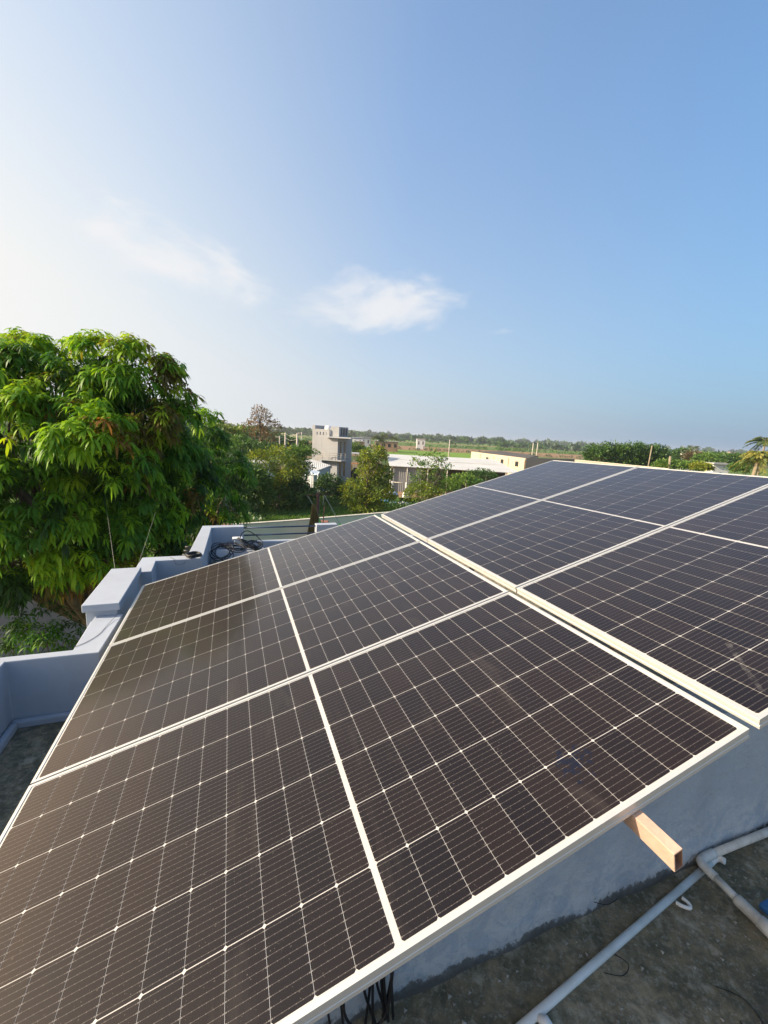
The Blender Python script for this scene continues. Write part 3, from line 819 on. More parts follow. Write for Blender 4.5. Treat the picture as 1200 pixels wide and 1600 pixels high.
# ------------------------------------------------------------------ things on the parapets
def coil(name, label, c, r, n, rt, mat, cat):
    b = MB(); pts = []
    for k in range(n * 26 + 1):
        th = 2 * math.pi * k / 26; rr = r * (1 + .05 * math.sin(k * .37)); pts.append(np.array(c) + [rr * math.cos(th), rr * math.sin(th), rt + (k / 26) * rt * 0.9 + .003 * math.sin(k * .9)])
    b.tube(pts, rt, 7); return tag(b.build(name, mat, None), label, cat)


coil('cable_coil', 'flat black cable coil lying on the parapet corner', U(-.385, 4.91, -1.45), .075, 4, .0085, M['black'], 'cable coil')
t = empty('cable_heap', U(.0, 5.75, FZ), 'tangled heap of black cable coils inside the back parapet corner', 'cables')
for k, (a, c, r, z) in enumerate(((-.10, 5.62, .12, -1.63), (.06, 5.78, .13, -1.62), (.25, 5.90, .12, -1.63), (.33, 5.96, .09, -1.64))):
    b = MB(); pts = []; tx, ty = rng.normal(size=2) * .35
    for q in range(26 * 5 + 1):
        th = 2 * math.pi * q / 26; rr = r * (1 + .22 * math.sin(q * .43 + k) + .1 * math.sin(q * .117)); dx, dy = rr * math.cos(th), rr * math.sin(th)
        pts.append(U(a, c, z) + np.array([dx, dy, dx * tx + dy * ty + .02 * math.sin(q * .31 + k) + .02]))
    b.tube(pts, .0055, 6); b.build('coil', M['black'], t)
b = MB(); b.ubox(-.18, .45, 5.6, 6.05, FZ, -1.70); b.build('stack_block', M['cement_blue'], t)
b = MB(); b.tube(curve([U(.12, 5.95, -1.55), U(.16, 6.1, -1.49), U(.24, 6.2, -1.48), U(.34, 6.25, -1.55), U(.42, 6.2, -1.62)], 8), .007, 6); b.build('cable', M['black'], t)
b = MB(); b.ubox(.055, .14, 5.98, 6.05, FZ, -1.55); b.ubox(.03, .165, 5.96, 6.07, -1.549, -1.528); tag(b.build('junction_post', M['white'], None, .004), 'small white capped post behind the black cable heap', 'post')
b = MB()
for k in range(3): b.tube([U(-.47 - .005 * k, 5.15 + .16 * k, -1.50 + .0 * k), U(-.54, 5.15 + .16 * k, -1.50)], .014, 8)
t = empty('conduit_stubs', U(-.5, 5.3, -1.5), 'three black conduit stubs poking from the outer side of the back parapet', 'conduits')
for k in range(3):
    b = MB(); b.tube([U(-.42, 5.12 + .17 * k, -1.49), U(-.52, 5.12 + .17 * k, -1.485)], .016, 10); b.build('stub', M['black'], t)
for lab, pts in (('thin black wire loop trailing over the parapet coping before the pier', [U(-.83, 3.55, -1.47), U(-.845, 3.49, -1.488), U(-.87, 3.37, -1.496), U(-.885, 3.25, -1.497), U(-.93, 3.15, -1.497), U(-.985, 3.09, -1.496)]),
                 ('thin dark wire drooping off the far parapet near the coil', [U(-.62, 4.9, -1.444), U(-.58, 4.84, -1.44), U(-.55, 4.815, -1.50), U(-.48, 4.815, -1.49), U(-.44, 4.88, -1.443)])):
    b = MB(); b.tube(curve(pts, 8), .0015, 6); tag(b.build('wire', M['black'], None), lab, 'wire')
for lab, p0, p1, sag in (('pale stay wire rising from the pier cap into the mango tree', U(-.83, 3.62, -1.40), at(166, 790, 7.5), .04), ('second pale stay wire running from the pier to the mango tree', U(-.81, 3.56, -1.45), at(243, 800, 6.6), .03)):
    p0, p1 = np.array(p0), np.array(p1); b = MB(); b.tube([p0 + (p1 - p0) * s - np.array([0, 0, sag * math.sin(math.pi * s)]) for s in np.linspace(0, 1, 13)], .0011, 6); tag(b.build('stay_wire', M['wire'], None), lab, 'wire')

# pole with crossbar, cloths and ropes at the far edge of the roof
Yp = 9.5
t = empty('clothes_pole', at(497, 900, Yp) * np.array([1, 1, 0]), 'rusty steel pole with a thin crossbar holding up the clothes ropes', 'pole')
pb = at(497, 773, Yp)
b = MB(); b.tube([np.array([pb[0], pb[1], 0]), pb + [0, 0, .05]], .035, 10); b.build('post', M['rust'], t)
b = MB(); b.tube([at(479, 774, Yp), at(516, 772.5, Yp)], .009, 8); b.build('crossbar', M['rust'], t)
b = MB(); b.tube([at(496.5, 766, Yp), pb], .006, 8); b.build('spike', M['wire'], t)
for lab, pts in (('slack pale rope from the crossbar down to the olive cloth', [at(480.5, 774, Yp), at(485, 782, Yp), at(489.5, 790, Yp)]), ('long pale rope slanting from the crossbar down to the roof edge', [at(506.5, 773, Yp), at(518, 794, Yp), at(530, 817, Yp)]),
                 ('short rope end dangling from the crossbar', [at(506.5, 774, Yp), at(505.5, 782, Yp), at(504.5, 789, Yp)])):
    b = MB(); b.tube(curve(pts, 5), .0065, 6); tag(b.build('rope', M['wire'], None), lab, 'rope')
ends = []


def hanging_cloth(name, label, rows, Y, mat, folds=5, thick=.004):
    V, F = [], []; nx = 22
    for j, (y, xa, xb) in enumerate(rows):
        for i in range(nx + 1):
            s = i / nx; p = at(xa + (xb - xa) * s, y, Y); V.append(p + np.array([0, .035 * math.sin(s * folds * 6.28 + j * .5) * min(1, j / 2), 0]))
    for j in range(len(rows) - 1):
        for i in range(nx):
            q = j * (nx + 1) + i; F.append((q, q + nx + 1, q + nx + 2, q + 1))
    b = MB(); b.add(V, F, True); o = b.build(name, mat, None); sm = o.modifiers.new('thick', 'SOLIDIFY'); sm.thickness = thick
    return tag(o, label, 'cloth')


hanging_cloth('hanging_cloth', 'crumpled olive brown cloth hanging in a narrow wedge from the rope', [(788, 488.5, 491), (792, 486, 494), (800, 485.5, 496), (810, 484, 499), (820, 482, 499.5), (832, 480, 498), (842, 478, 497)], Yp - .3, M['olive_cloth'])
hanging_cloth('hanging_cloth', 'small light green cloth hanging beside the olive cloth', [(811, 498.5, 500), (816, 498, 502), (824, 497, 505), (834, 496, 506)], Yp - .5, M['green_cloth'], 2)
b = MB(); c = at(507, 790, Yp + 1); b.tube([c, at(505, 815, Yp + 1), at(505, 850, Yp + 1)], .012, 8); tag(b.build('thin_post', M['brickred'], None), 'thin brown post standing behind the light green cloth', 'post')
b = MB(); p = at(531, 822, Yp - .4); b.tube([p - [0, 0, .25], p + [0, 0, .03]], [.05, .035], 10); b.tube([p + [0, 0, .03], p + [0, 0, .075]], [.016, .014], 8); tag(b.build('rope_tie', M['green_cloth'], None), 'small green wrapped tie where the long rope meets the roof edge', 'rope tie')
# the pole, cloths and the bottle stand on a neighbouring low roof
b = MB(); q0 = at(470, 856, Yp + .6); b.abox(q0[0] - .2, q0[0] + 3.2, Yp - .9, Yp + 1.6, 0, q0[2] - .25); o = b.build('annexe', M['paint'], None); tag(o, 'low pale blue annexe behind the back parapet under the clothes pole', 'annexe')

# ------------------------------------------------------------------ walls on the ground
def ground_wall(name, label, pts, h, th, mat, top, pillars=()):
    t = empty(name, (pts[0][0], pts[0][1], 0), label, 'wall'); b = MB(); c = MB()
    for p, q in zip(pts[:-1], pts[1:]):
        p, q = np.array([*p[:2], 0.]), np.array([*q[:2], 0.]); d = q - p; n = norm(np.array([-d[1], d[0], 0])) * th
        b.box(p, d, n, (0, 0, h)); c.box(p - n * .12, d, n * 1.24, (0, 0, .06)); 
    c.v = [(x, y, z + h + .002) for x, y, z in c.v]
    wp = b.build('wall', mat, t); c.build('coping', top, wp)
    for (x, y, w, hh) in pillars:
        b = MB(); b.abox(x - w / 2, x + w / 2, y - w / 2, y + w / 2, 0, hh); b.build('pillar', M['brickred'], t)
    return t


w0 = [on_ground(300, 825.5, 1.8), on_ground(452, 815, 1.8), on_ground(592, 803, 1.8), on_ground(700, 795, 1.8)]
d_ = norm(w0[0] - w0[1]); 
pil = []
for px_, py_ in ((357, 816), (507, 810)):
    p = on_ground(px_, py_ + 8, 1.8); pil.append((p[0], p[1] - .3, .5, 2.0))
ground_wall('compound_wall', 'long grey cement compound wall with two brick pillars beyond the blue rails', w0, 1.8, .2, M['compound'], M['compound_top'], pil)
ground_wall('compound_wall', 'grey wall with a pale coping below the mango tree beside the small shrub', [(-16, 8.9), (-10.5, 11.2), (-7.0, 12.75)], 1.8, .2, worn('grey_wall_shade_tone', (.21, .22, .24), (.15, .15, .16), .5, .6, .9, .2, 14, True), M['compound_top'])  # cement grey darkened so the wall's shade sits in its base colour
pa, pb2 = on_ground(352, 810, 0.0), on_ground(382, 784, 0.0)
ground_wall('side_wall', 'short pale wall running away behind the dark mango tree', [pa, pb2], 1.5, .2, M['cement'], M['cement'])

# ------------------------------------------------------------------ buildings
def rect_on(bm, O, ex, ez, en, x0, x1, z0, z1, d=.06, out=.01):
    """flat box standing out from a wall face"""
    bm.box(O + ex * x0 + ez * z0 + en * out, ex * (x1 - x0), en * -d, ez * (z1 - z0))


# --- unfinished concrete house
K = 57.0; kx = K / FPX * 1.02
corner = at(527, 720, K) * np.array([1, 1, 0]); th = R(22)
eA = np.array([-math.cos(th), math.sin(th), 0]); nA = np.array([-math.sin(th), -math.cos(th), 0])   # face A runs left from the corner
eB = np.array([math.sin(th), math.cos(th), 0]); nB = np.array([math.cos(th), -math.sin(th), 0])     # face B runs away on the right
Zt = lambda y: float(at(520, y, K)[2])
tw = empty('concrete_house', corner, 'tall unfinished grey concrete house with outside stair and rooftop room', 'house')
UP = np.array([0, 0, 1.0])
z_roof, z_par, z_room = Zt(684), Zt(672), Zt(666.5)
b = MB(); b.box(corner, eA * 3.72, eB * 4.2, (0, 0, z_roof)); b.build('body', M['cement'], tw)
b = MB(); b.box(corner + eA * 3.725 - nA * .18 , eA * .42, eB * 4.0, (0, 0, Zt(665.5))); b.build('corner_pier', M['cement'], tw)
b = MB()   # roof parapet with square openings, built as rails and piers
b.box(corner + eA * 1.35 + UP * z_roof, eA * 2.36, nA * -.15, (0, 0, (z_par - z_roof) * .30)); zb = z_roof + (z_par - z_roof) * .30
for k in range(5): b.box(corner + eA * (1.35 + k * .50) + UP * (zb - .01), eA * .34, nA * -.148, (0, 0, (z_par - z_roof) * .40))
b.box(corner + eA * 1.35 + UP * (zb + (z_par - z_roof) * .40 - .01), eA * 2.36, nA * -.16, (0, 0, (z_par - z_roof) * .37)); b.build('roof_parapet', M['cement'], tw)
b = MB(); b.box(corner + eA * 1.35 + eB * 4.0 + UP * z_roof, eA * 2.36, eB * .15, (0, 0, z_par - z_roof))
b.build('roof_parapet', M['cement'], tw)
b = MB(); b.box(corner + eA * .0 + eB * .25 + UP * (z_roof + .16), eA * 1.3, eB * 2.7, (0, 0, z_room - z_roof - .16)); rm = b.build('rooftop_room', M['cement'], tw)
b = MB()
for y0 in (.45, 1.15, 1.85): rect_on(b, corner + eB * .25, eB, UP, nB, y0, y0 + .5, z_roof + .3, z_room - .15)
b.build('window', M['dark'], rm)
b = MB(); b.box(corner + eA * 2.75 + nA * .0 - nB * 0 + nB * 1.1 + nA * .55 + UP * z_roof + eA * 0, nB * 0 - eA * 3.9, eB * 3.6 - nA * .55 * 0, (0, 0, .14)); b.build('roof_slab', M['cement_blue'], tw)
z_f1 = Zt(718)
b = MB(); b.box(corner + eA * 2.0 + nA * .75 + UP * (z_f1 - .16), -eA * 3.0, eB * 3.2, (0, 0, .16)); bal = b.build('balcony_slab', M['cement'], tw)
for lvl, (ya, yb) in enumerate(((712, 690), (745, 722))):
    for x0 in (.55, 1.75):
        b = MB(); rect_on(b, corner, eB, UP, nB, x0, x0 + .55, Zt(ya), Zt(yb)); w_ = b.build('window', M['dark'], tw)
b = MB(); rect_on(b, corner, eA, UP, nA, 1.05, 1.95, Zt(748), Zt(727)); b.build('doorway', M['dark'], tw)
b = MB()
for y in (700,): b.box(corner + eA * 0 + nA * .012 + UP * Zt(y), eA * 3.72, nA * -.02, (0, 0, .05))
b.box(corner + eA * 2.6 + nA * .014, eA * .06, nA * -.03, (0, 0, z_roof)); b.build('groove', M['cement_blue'], tw)
b = MB(); ns = 9   # outside stair climbing left to right along face A
for k in range(ns):
    x = 3.7 - k * .19; z1 = z_f1 * .48 + (z_f1 * .52) * (k + 1) / ns
    b.box(corner + eA * x + nA * .02 + UP * (z1 - .5), -eA * .19, nA * .75, (0, 0, .48))
b.build('stair', M['cement_blue'], tw)
rg = MB(); out = nA * .72
pts_low = corner + eA * 3.7 + out + UP * (z_f1 * .52); pts_mid = corner + eA * 1.9 + out + UP * z_f1; pts_end = corner - eA * .95 + out + UP * z_f1
for k in (.35, .62, .9):
    rg.tube([pts_low + UP * k, pts_mid + UP * k, pts_end + UP * k, pts_end + eB * 2.4 + UP * k], .035, 6)
for p in [pts_low, (pts_low + pts_mid) / 2, pts_mid, pts_mid - eA * 1.0, pts_mid - eA * 2.0, pts_end, pts_end + eB * 1.2, pts_end + eB * 2.4]: rg.tube([p, p + UP * .92], .04, 6)
rg.build('railing', M['pole'], bal)
b = MB(); tk = corner + eA * 2.4 + eB * 1.5 + UP * z_roof; b.tube([tk + UP * .05, tk + UP * .15, tk + UP * 1.45, tk + UP * 1.6], [.45, .5, .5, .3], 18); tag(b.build('water_tank', M['white'], None), 'round white water tank on the concrete house roof', 'water tank')

# --- low tin-roofed shed left of it
a0 = at(517, 727, 50); a1 = at(490, 737.5, 46); a2 = at(463, 722, 49.5); a3 = at(487, 717.5, 54)
ls = empty('tin_shed', np.array([a1[0], a1[1], 0]), 'low grey shed with a sloping white tin roof in front of the concrete house', 'shed')
b = MB(); b.add([a0, a1, a2, a3] + [p - [0, 0, .08] for p in (a0, a1, a2, a3)], [(0, 3, 2, 1), (4, 5, 6, 7), (0, 1, 5, 4), (1, 2, 6, 5), (2, 3, 7, 6), (3, 0, 4, 7)]); o = b.build('roof', M['tin_roof'], ls); set_flat_uv(o, (1, 0.2, 0), (0, 1, 0))
cx = (a0 + a1 + a2 + a3) / 4; q = [p + (cx - p) * .06 for p in (a0, a1, a2, a3)]
b = MB(); b.add([p * [1, 1, 0] for p in q] + [p - [0, 0, .1] for p in q], [(0, 1, 5, 4)[::-1], (1, 2, 6, 5)[::-1], (2, 3, 7, 6)[::-1], (3, 0, 4, 7)[::-1]]); b.build('wall', M['cement_blue'], ls)
dv = norm((a0 - a1) * [1, 1, 0]); nv = np.array([dv[1], -dv[0], 0]); 
for s0 in (.25, .5, .75):
    p = q[1] * [1, 1, 0] + (q[0] - q[1]) * [1, 1, 0] * s0
    b = MB(); b.box(p + nv * .03 + UP * 1.0, dv * .5, nv * -.08, (0, 0, 1.1)); b.build('window', M['dark'], ls)
aw = empty('awning', on_ground(492, 770), 'faded blue awning on thin pale posts beside the tin shed', 'awning')
c0, c1, c2, c3 = at(477, 742, 44), at(497, 741, 43), at(500, 737, 46), at(470, 730, 47)
b = MB(); b.add([c0, c1, c2, c3] + [p - [0, 0, .06] for p in (c0, c1, c2, c3)], [(0, 1, 2, 3), (7, 6, 5, 4), (0, 4, 5, 1), (1, 5, 6, 2), (2, 6, 7, 3), (3, 7, 4, 0)]); b.build('canopy', M['paleblue'], aw)
for p in (c0, c1, c2, (c0 + c1) / 2):
    b = MB(); b.tube([p * [1, 1, 0], p - [0, 0, .05]], .07, 8); b.build('post', M['white_wall'], aw)

# --- yard wall, verandah and tractor right of the concrete house
b = MB(); p = on_ground(546, 742); b.abox(p[0], p[0] + 5.2, p[1] + 6, p[1] + 6.3, 0, float(at(550, 719, p[1] + 6)[2])); tag(b.build('yard_wall', M['tan'], None), 'tan block wall behind the orange tractor', 'wall')
vr = empty('verandah', np.array([p[0], p[1] + 6.4, 0]), 'flat shaded verandah roof beside the concrete house', 'verandah')
b = MB(); zz_ = float(at(552, 712, 68)[2]); b.abox(p[0] - 1, p[0] + 2.6, p[1] + 6.4, p[1] + 10, zz_ - .15, zz_); b.build('roof', M['cement_blue'], vr)
for xx in (0, 2.3):
    b = MB(); b.abox(p[0] - .8 + xx, p[0] - .6 + xx, p[1] + 6.5, p[1] + 6.7, 0, zz_ - .15); b.build('post', M['cement'], vr)
tr_c = on_ground(546, 748)
tr = empty('tractor', tr_c, 'small orange tractor parked in the yard beside the concrete house', 'tractor')
x0, y0 = tr_c[0], tr_c[1]
b = MB(); b.abox(x0 - 1.3, x0 + .2, y0 - .4, y0 + .4, .7, 1.45); b.build('bonnet', M['orange'], tr, .08)
b = MB(); b.abox(x0 + .25, x0 + 1.3, y0 - .6, y0 + .6, .9, 1.3); b.build('fender', M['orange'], tr, .08)
b = MB(); b.abox(x0 + .55, x0 + 1.1, y0 - .3, y0 + .3, 1.3, 1.75); b.build('seat', M['dark'], tr, .06)
b = MB()
for xx in (.2, 1.25):
    for yy in (-.5, .5): b.tube([(x0 + xx, y0 + yy, 1.3), (x0 + xx, y0 + yy, 2.35)], .04, 6)
b.abox(x0 + .1, x0 + 1.4, y0 - .65, y0 + .65, 2.36, 2.45); b.build('canopy', M['orange'], tr)
for xx, rr in ((-.9, .45), (.8, .75)):
    for yy in (-.72, .55):
        b = MB(); b.tube([(x0 + xx, y0 + yy, rr), (x0 + xx, y0 + yy + .18, rr)], rr, 18); b.build('wheel', M['black'], tr)

# --- long tin shed
K2 = 55.0
e0, e1_ = on_ground(609, 727.5, CZ - 3.75), on_ground(813, 739, CZ - 3.75); r0, r1 = on_ground(604, 709.5, CZ - 3.1), on_ground(771, 718, CZ - 3.1)
lsd = empty('long_shed', np.array([e0[0], e0[1], 0]), 'long open farm shed under a pale tin roof', 'shed')
b = MB(); m0, m1 = (e0 + r0) / 2, (e1_ + r1) / 2
b.add([e0, e1_, m1, m0] + [p - [0, 0, .06] for p in (e0, e1_, m1, m0)], [(0, 1, 2, 3), (7, 6, 5, 4), (0, 4, 5, 1), (1, 5, 6, 2), (2, 6, 7, 3), (3, 7, 4, 0)])
m0b, m1b = m0 + [0, -.1, .07], m1 + [0, -.1, .07]
r0b, r1b = r0 + [0, 0, .02], r1 + [0, 0, .02]
b.add([m0b, m1b, r1b, r0b] + [p - [0, 0, .06] for p in (m0b, m1b, r1b, r0b)], [(0, 1, 2, 3), (7, 6, 5, 4), (0, 4, 5, 1), (1, 5, 6, 2), (2, 6, 7, 3), (3, 7, 4, 0)])
o = b.build('roof', M['tin_roof'], lsd); set_flat_uv(o, (1, .1, 0), (0, 1, 0))
de = (e1_ - e0); 
b = MB(); b.box(e0 * [1, 1, 0] + de * [.03, .03, 0] + [0, .35, 0], de * [.22, .22, 0], (0, .1, 0), (0, 0, e0[2] - .12)); o = b.build('sheet_wall', M['sheet_wall'], lsd); set_flat_uv(o, (1, 0, 0))
b = MB(); b.box(e0 * [1, 1, 0] + de * [.03, .03, 0] + [0, 9, 0], de * [.95, .95, 0], (0, .2, 0), (0, 0, e0[2] + .2)); b.build('back_wall', M['tan'], lsd)
b = MB(); b.box(e0 * [1, 1, 0] + de * [.25, .25, 0] + [0, 4.5, 0], de * [.72, .72, 0], (0, .2, 0), (0, 0, e0[2] - .3)); b.build('inner_wall', simple('shed_boards', (.09, .075, .065), .9, 0, .3, 1.5), lsd)
for s in (.01, .14, .30, .45, .60, .75, .90, .985):
    p = e0 + de * s; b = MB(); b.tube([p * [1, 1, 0] + [0, .15, 0], p + [0, .15, -.06]], .07, 8); b.build('post', M['pole'], lsd)
b = MB(); p = on_ground(612, 770); p2 = on_ground(634, 772)
# cattle rail in the yard
cr_ = empty('cattle_rail', p, 'low pale rail on two posts in the dirt yard before the long shed', 'rail')
gz = float(at(634, 755, p2[1])[2])
b = MB(); b.tube([np.array([p[0], p[1], gz]), np.array([p2[0], p2[1], gz])], .06, 8); b.build('bar', M['pole'], cr_)
for q in (p, p2):
    b = MB(); b.tube([q, np.array([q[0], q[1], gz + .1])], .10, 8); b.build('post', M['white_wall'], cr_)
for nm, lab, (x_, y_), mat, s_, h_ in (('tarp', 'crumpled blue tarp on the grass below the dirt yard', (604, 784), M['bluetarp'], .75, .28), ('tarp', 'small pale green sheet on the grass beside the blue tarp', (613, 787), simple('pale_green_sheet', (.45, .6, .5), .7, 0, .1, 3), .5, .2),
                                       ('sack', 'white sack on the grass nearest the panel edge', (629, 788), M['white_wall'], .55, .3), ('trough', 'blue grey cattle trough in the dirt yard', (612, 773), M['paleblue'], .6, .4), ('sack_pile', 'pale sack leaning on the yard rail post', (634, 777), M['white_wall'], .4, .65)):
    p = on_ground(x_, y_); n = 14; V = [p + [0, 0, h_]]; F = []
    for ring_, (rr, hh) in enumerate(((.55, .92), (1.0, .45), (1.15, .03))):
        for k in range(n):
            tt = 6.283 * k / n; wob = 1 + .22 * math.sin(3 * tt + ring_) + .1 * rng.normal(); V.append(p + [s_ * rr * wob * math.cos(tt), s_ * .7 * rr * wob * math.sin(tt), h_ * hh * (1 + .12 * rng.normal())])
    for k in range(n): F.append((0, 1 + k, 1 + (k + 1) % n))
    for r_ in range(2):
        for k in range(n): q = 1 + r_ * n; F.append((q + k, q + n + k, q + n + (k + 1) % n, q + (k + 1) % n))
    b = MB(); b.add(V, F, True); tag(b.build(nm, mat, None), lab, nm.split('_')[0])

# --- cream building with a dark flat roof
top_c = CZ - 2.6
def roof_pt(x, y): p = on_ground(x, y, top_c); return np.array([p[0], p[1], 0])
A_, B_, C_, D_ = roof_pt(736.5, 705.5), roof_pt(821, 716), roof_pt(842, 711.8), roof_pt(781, 704)
cb = empty('cream_building', B_, 'cream walled building with a flat dark roof beyond the tin shed', 'building')
ab = norm(B_ - A_); nn_ = np.array([ab[1], -ab[0], 0]); ll = np.linalg.norm(B_ - A_); cc = (A_ + B_ + C_ + D_) / 4
if np.dot(nn_, cc - A_) > 0: nn_ = -nn_
ins = lambda q, f: q + (cc - q) * f
b = MB(); b.prism([tuple(q[:2]) for q in (ins(A_, .02), ins(B_, .02), ins(C_, .02), ins(D_, .02))], 0, top_c - .14); b.build('body', M['tan'], cb)
b = MB(); b.box(A_, B_ - A_, -nn_ * .22, (0, 0, top_c)); b.build('front_wall', M['cream'], cb)
b = MB(); b.prism([tuple(q[:2]) for q in (ins(A_, .03), ins(B_, .03), ins(C_, .012), ins(D_, .012))], top_c - .138, top_c - .07); b.build('roof', M['tar'], cb)
for s_ in (.86, .62, .34):
    b = MB(); b.box(A_ + ab * ll * s_ + nn_ * .03 + UP * (top_c - 1.5), ab * 1.0, -nn_ * .1, (0, 0, .8)); b.build('window', M['dark'], cb)
for s_ in (.74, .48, .20, .985):
    b = MB(); b.box(A_ + ab * ll * s_ + nn_ * .12, ab * .35, -nn_ * .2, (0, 0, top_c - .25)); b.build('pilaster', M['cream'], cb)
wl_a = B_ + ab * .4; wl_b = at(908, 719, 72) * np.array([1, 1, 0])
b = MB(); b.box(wl_a, wl_b - wl_a, np.array([.1, .3, 0]), (0, 0, top_c + .12)); b.build('block_wall', M['tan'], None)
tag(bpy.data.objects['block_wall'], 'long tan block wall in shade at the near end of the cream building', 'wall')
# low boundary blocks past it
bw = on_ground(905, 728); bw2 = on_ground(1040, 735)
lowt = float(at(930, 722.5, 55)[2])
t = ground_wall('field_wall', 'low tan block wall at the far edge of the panels before the hedge', [at(898, 720, 60), at(1045, 729, 47)], lowt, .25, M['tan'], M['compound_top'])

# --- faded blue house half hidden behind the yellow-green tree
hp = on_ground(375, 775); hp = np.array([hp[0], hp[1] + 4, 0])
bh = empty('small_house', hp, 'faded blue house half hidden behind the yellow green tree', 'house')
zt = float(at(375, 722, hp[1])[2]); k_ = hp[1] / FPX
b = MB(); b.abox(hp[0] - 22 * k_, hp[0] + 20 * k_, hp[1], hp[1] + 4, 0, zt); b.build('wall', M['paleblue'], bh)
b = MB(); b.abox(hp[0] - 25 * k_, hp[0] + 23 * k_, hp[1] - .4, hp[1] + 4.4, zt, zt + .15); b.build('roof', M['white_wall'], bh)
for s, mt in ((-12, 'dark'), (8, 'brickred')):
    b = MB(); b.abox(hp[0] + (s - 3) * k_, hp[0] + (s + 4) * k_, hp[1] - .03, hp[1] + .05, zt * .35, zt * .75); b.build('window', M[mt], bh)

# --- small houses far off in the fields
def far_house(label, x, ytop, w_px, Y, mat, hh=None, wins=2, name='farm_house'):
    c = at(x, ytop, Y); k = Y / FPX; h = c[2]; w = w_px * k
    t = empty(name, np.array([c[0], c[1], 0]), label, 'house')
    b = MB(); b.abox(c[0] - w / 2, c[0] + w / 2, Y, Y + w * .7, 0, h); b.build('wall', mat, t)
    b = MB(); b.abox(c[0] - w / 2 - .25, c[0] + w / 2 + .25, Y - .3, Y + w * .7 + .3, h, h + .22); b.build('roof', M['cement'], t)
    for i in range(wins):
        xx = c[0] - w / 2 + w * (i + .5) / wins
        b = MB(); b.abox(xx - w * .06, xx + w * .06, Y - .04, Y + .1, h * .45, h * .78); b.build('window', M['dark'], t)
    b = MB(); xx = c[0] + w * .28; b.abox(xx - w * .05 + w * .1, xx + w * .05 + w * .1, Y - .05, Y + .1, 0, h * .36); b.build('door', M['brownhouse'], t)
    return t


far_house('whitish flat roofed house just right of the concrete house', 559, 684, 16, 190, M['white_wall'])
far_house('grey farm house right of the whitish flat roofed house', 572, 683.5, 14, 205, M['cement_blue'])
far_house('low brown house below the grey farm house', 562, 690, 14, 160, M['brownhouse'])
far_house('long brown house with dark openings among the dark palms', 604, 690, 36, 175, M['brownhouse'], wins=4)
far_house('small lone white house in the green fields', 658, 686, 13, 230, M['white_wall'])
far_house('white low house near the far double palm', 1082, 705, 18, 150, M['white_wall'])
far_house('cream far house left of the pink far house', 1132, 706.5, 8, 260, M['cream'])
far_house('pinkish far house at the foot of the distant trees', 1147, 707, 12, 270, M['tan'])
far_house('small white shed among bushes close to the yellow palm', 1128, 726, 24, 62, M['white_wall'], wins=1, name='white_shed')

# ------------------------------------------------------------------ utility poles and wires
def upole(label, x, ytop, Y, r=.12, arm=True, lean=0.0, mat='pole', nm='utility_pole'):
    p = at(x, ytop, Y); t = empty(nm, np.array([p[0], p[1], 0]), label, 'pole', 'utility poles'); b = MB()
    b.tube([np.array([p[0] - lean, p[1], 0]), p], [r * 1.25, r * .85], 8); b.build('shaft', M[mat], t)
    if arm: b = MB(); b.tube([p + [-.8, 0, -.25], p + [.8, 0, -.25]], .05, 6); b.build('crossarm', M['pole'], t)
    return p


p1 = upole('concrete pole carrying the wires, left of a matching pole', 446, 676, 75, .17)
p2 = upole('concrete pole carrying the wires, next to the concrete house', 464.5, 677, 68, .17)
upole('thin concrete pole just behind the two wire poles', 471.5, 675, 85, .12)
upole('short concrete pole in the dark trees left of the wire poles', 437, 681, 80, .12)
upole('pale pole standing in the bright green field', 703, 687, 95, .12, False)
upole('left one of two close poles above the cream building', 833.5, 692, 130, .16, False)
upole('right one of two close poles above the cream building', 840.5, 692, 130, .16, False)
upole('weathered pole standing before the dark hedge trees', 1019, 696, 60, .09, False, .15, 'bark_pale')
upole('short broken pole stump right of the hedge trees', 1047.5, 713, 57, .17, False, -.3, 'bark_pale', 'pole_stump')
for lab, a, c, sg in (('thin wire strung between the two concrete poles', p1 + [0, 0, -.2], p2 + [0, 0, -.2], .3), ('lower wire strung between the two concrete poles', p1 + [0, 0, -.9], p2 + [0, 0, -.9], .35),
                      ('long power line running from the left trees to the first pole', at(250, 680, 40), p1 + [.2, 0, -.3], .8), ('lower long power line running from the left trees to the first pole', at(250, 692, 40), p1 + [0, 0, -1.2], .8)):
    b = MB(); b.tube([a + (c - a) * s - np.array([0, 0, sg * math.sin(math.pi * s)]) for s in np.linspace(0, 1, 12)], .022, 5); tag(b.build('power_line', M['wire'], None), lab, 'wire')

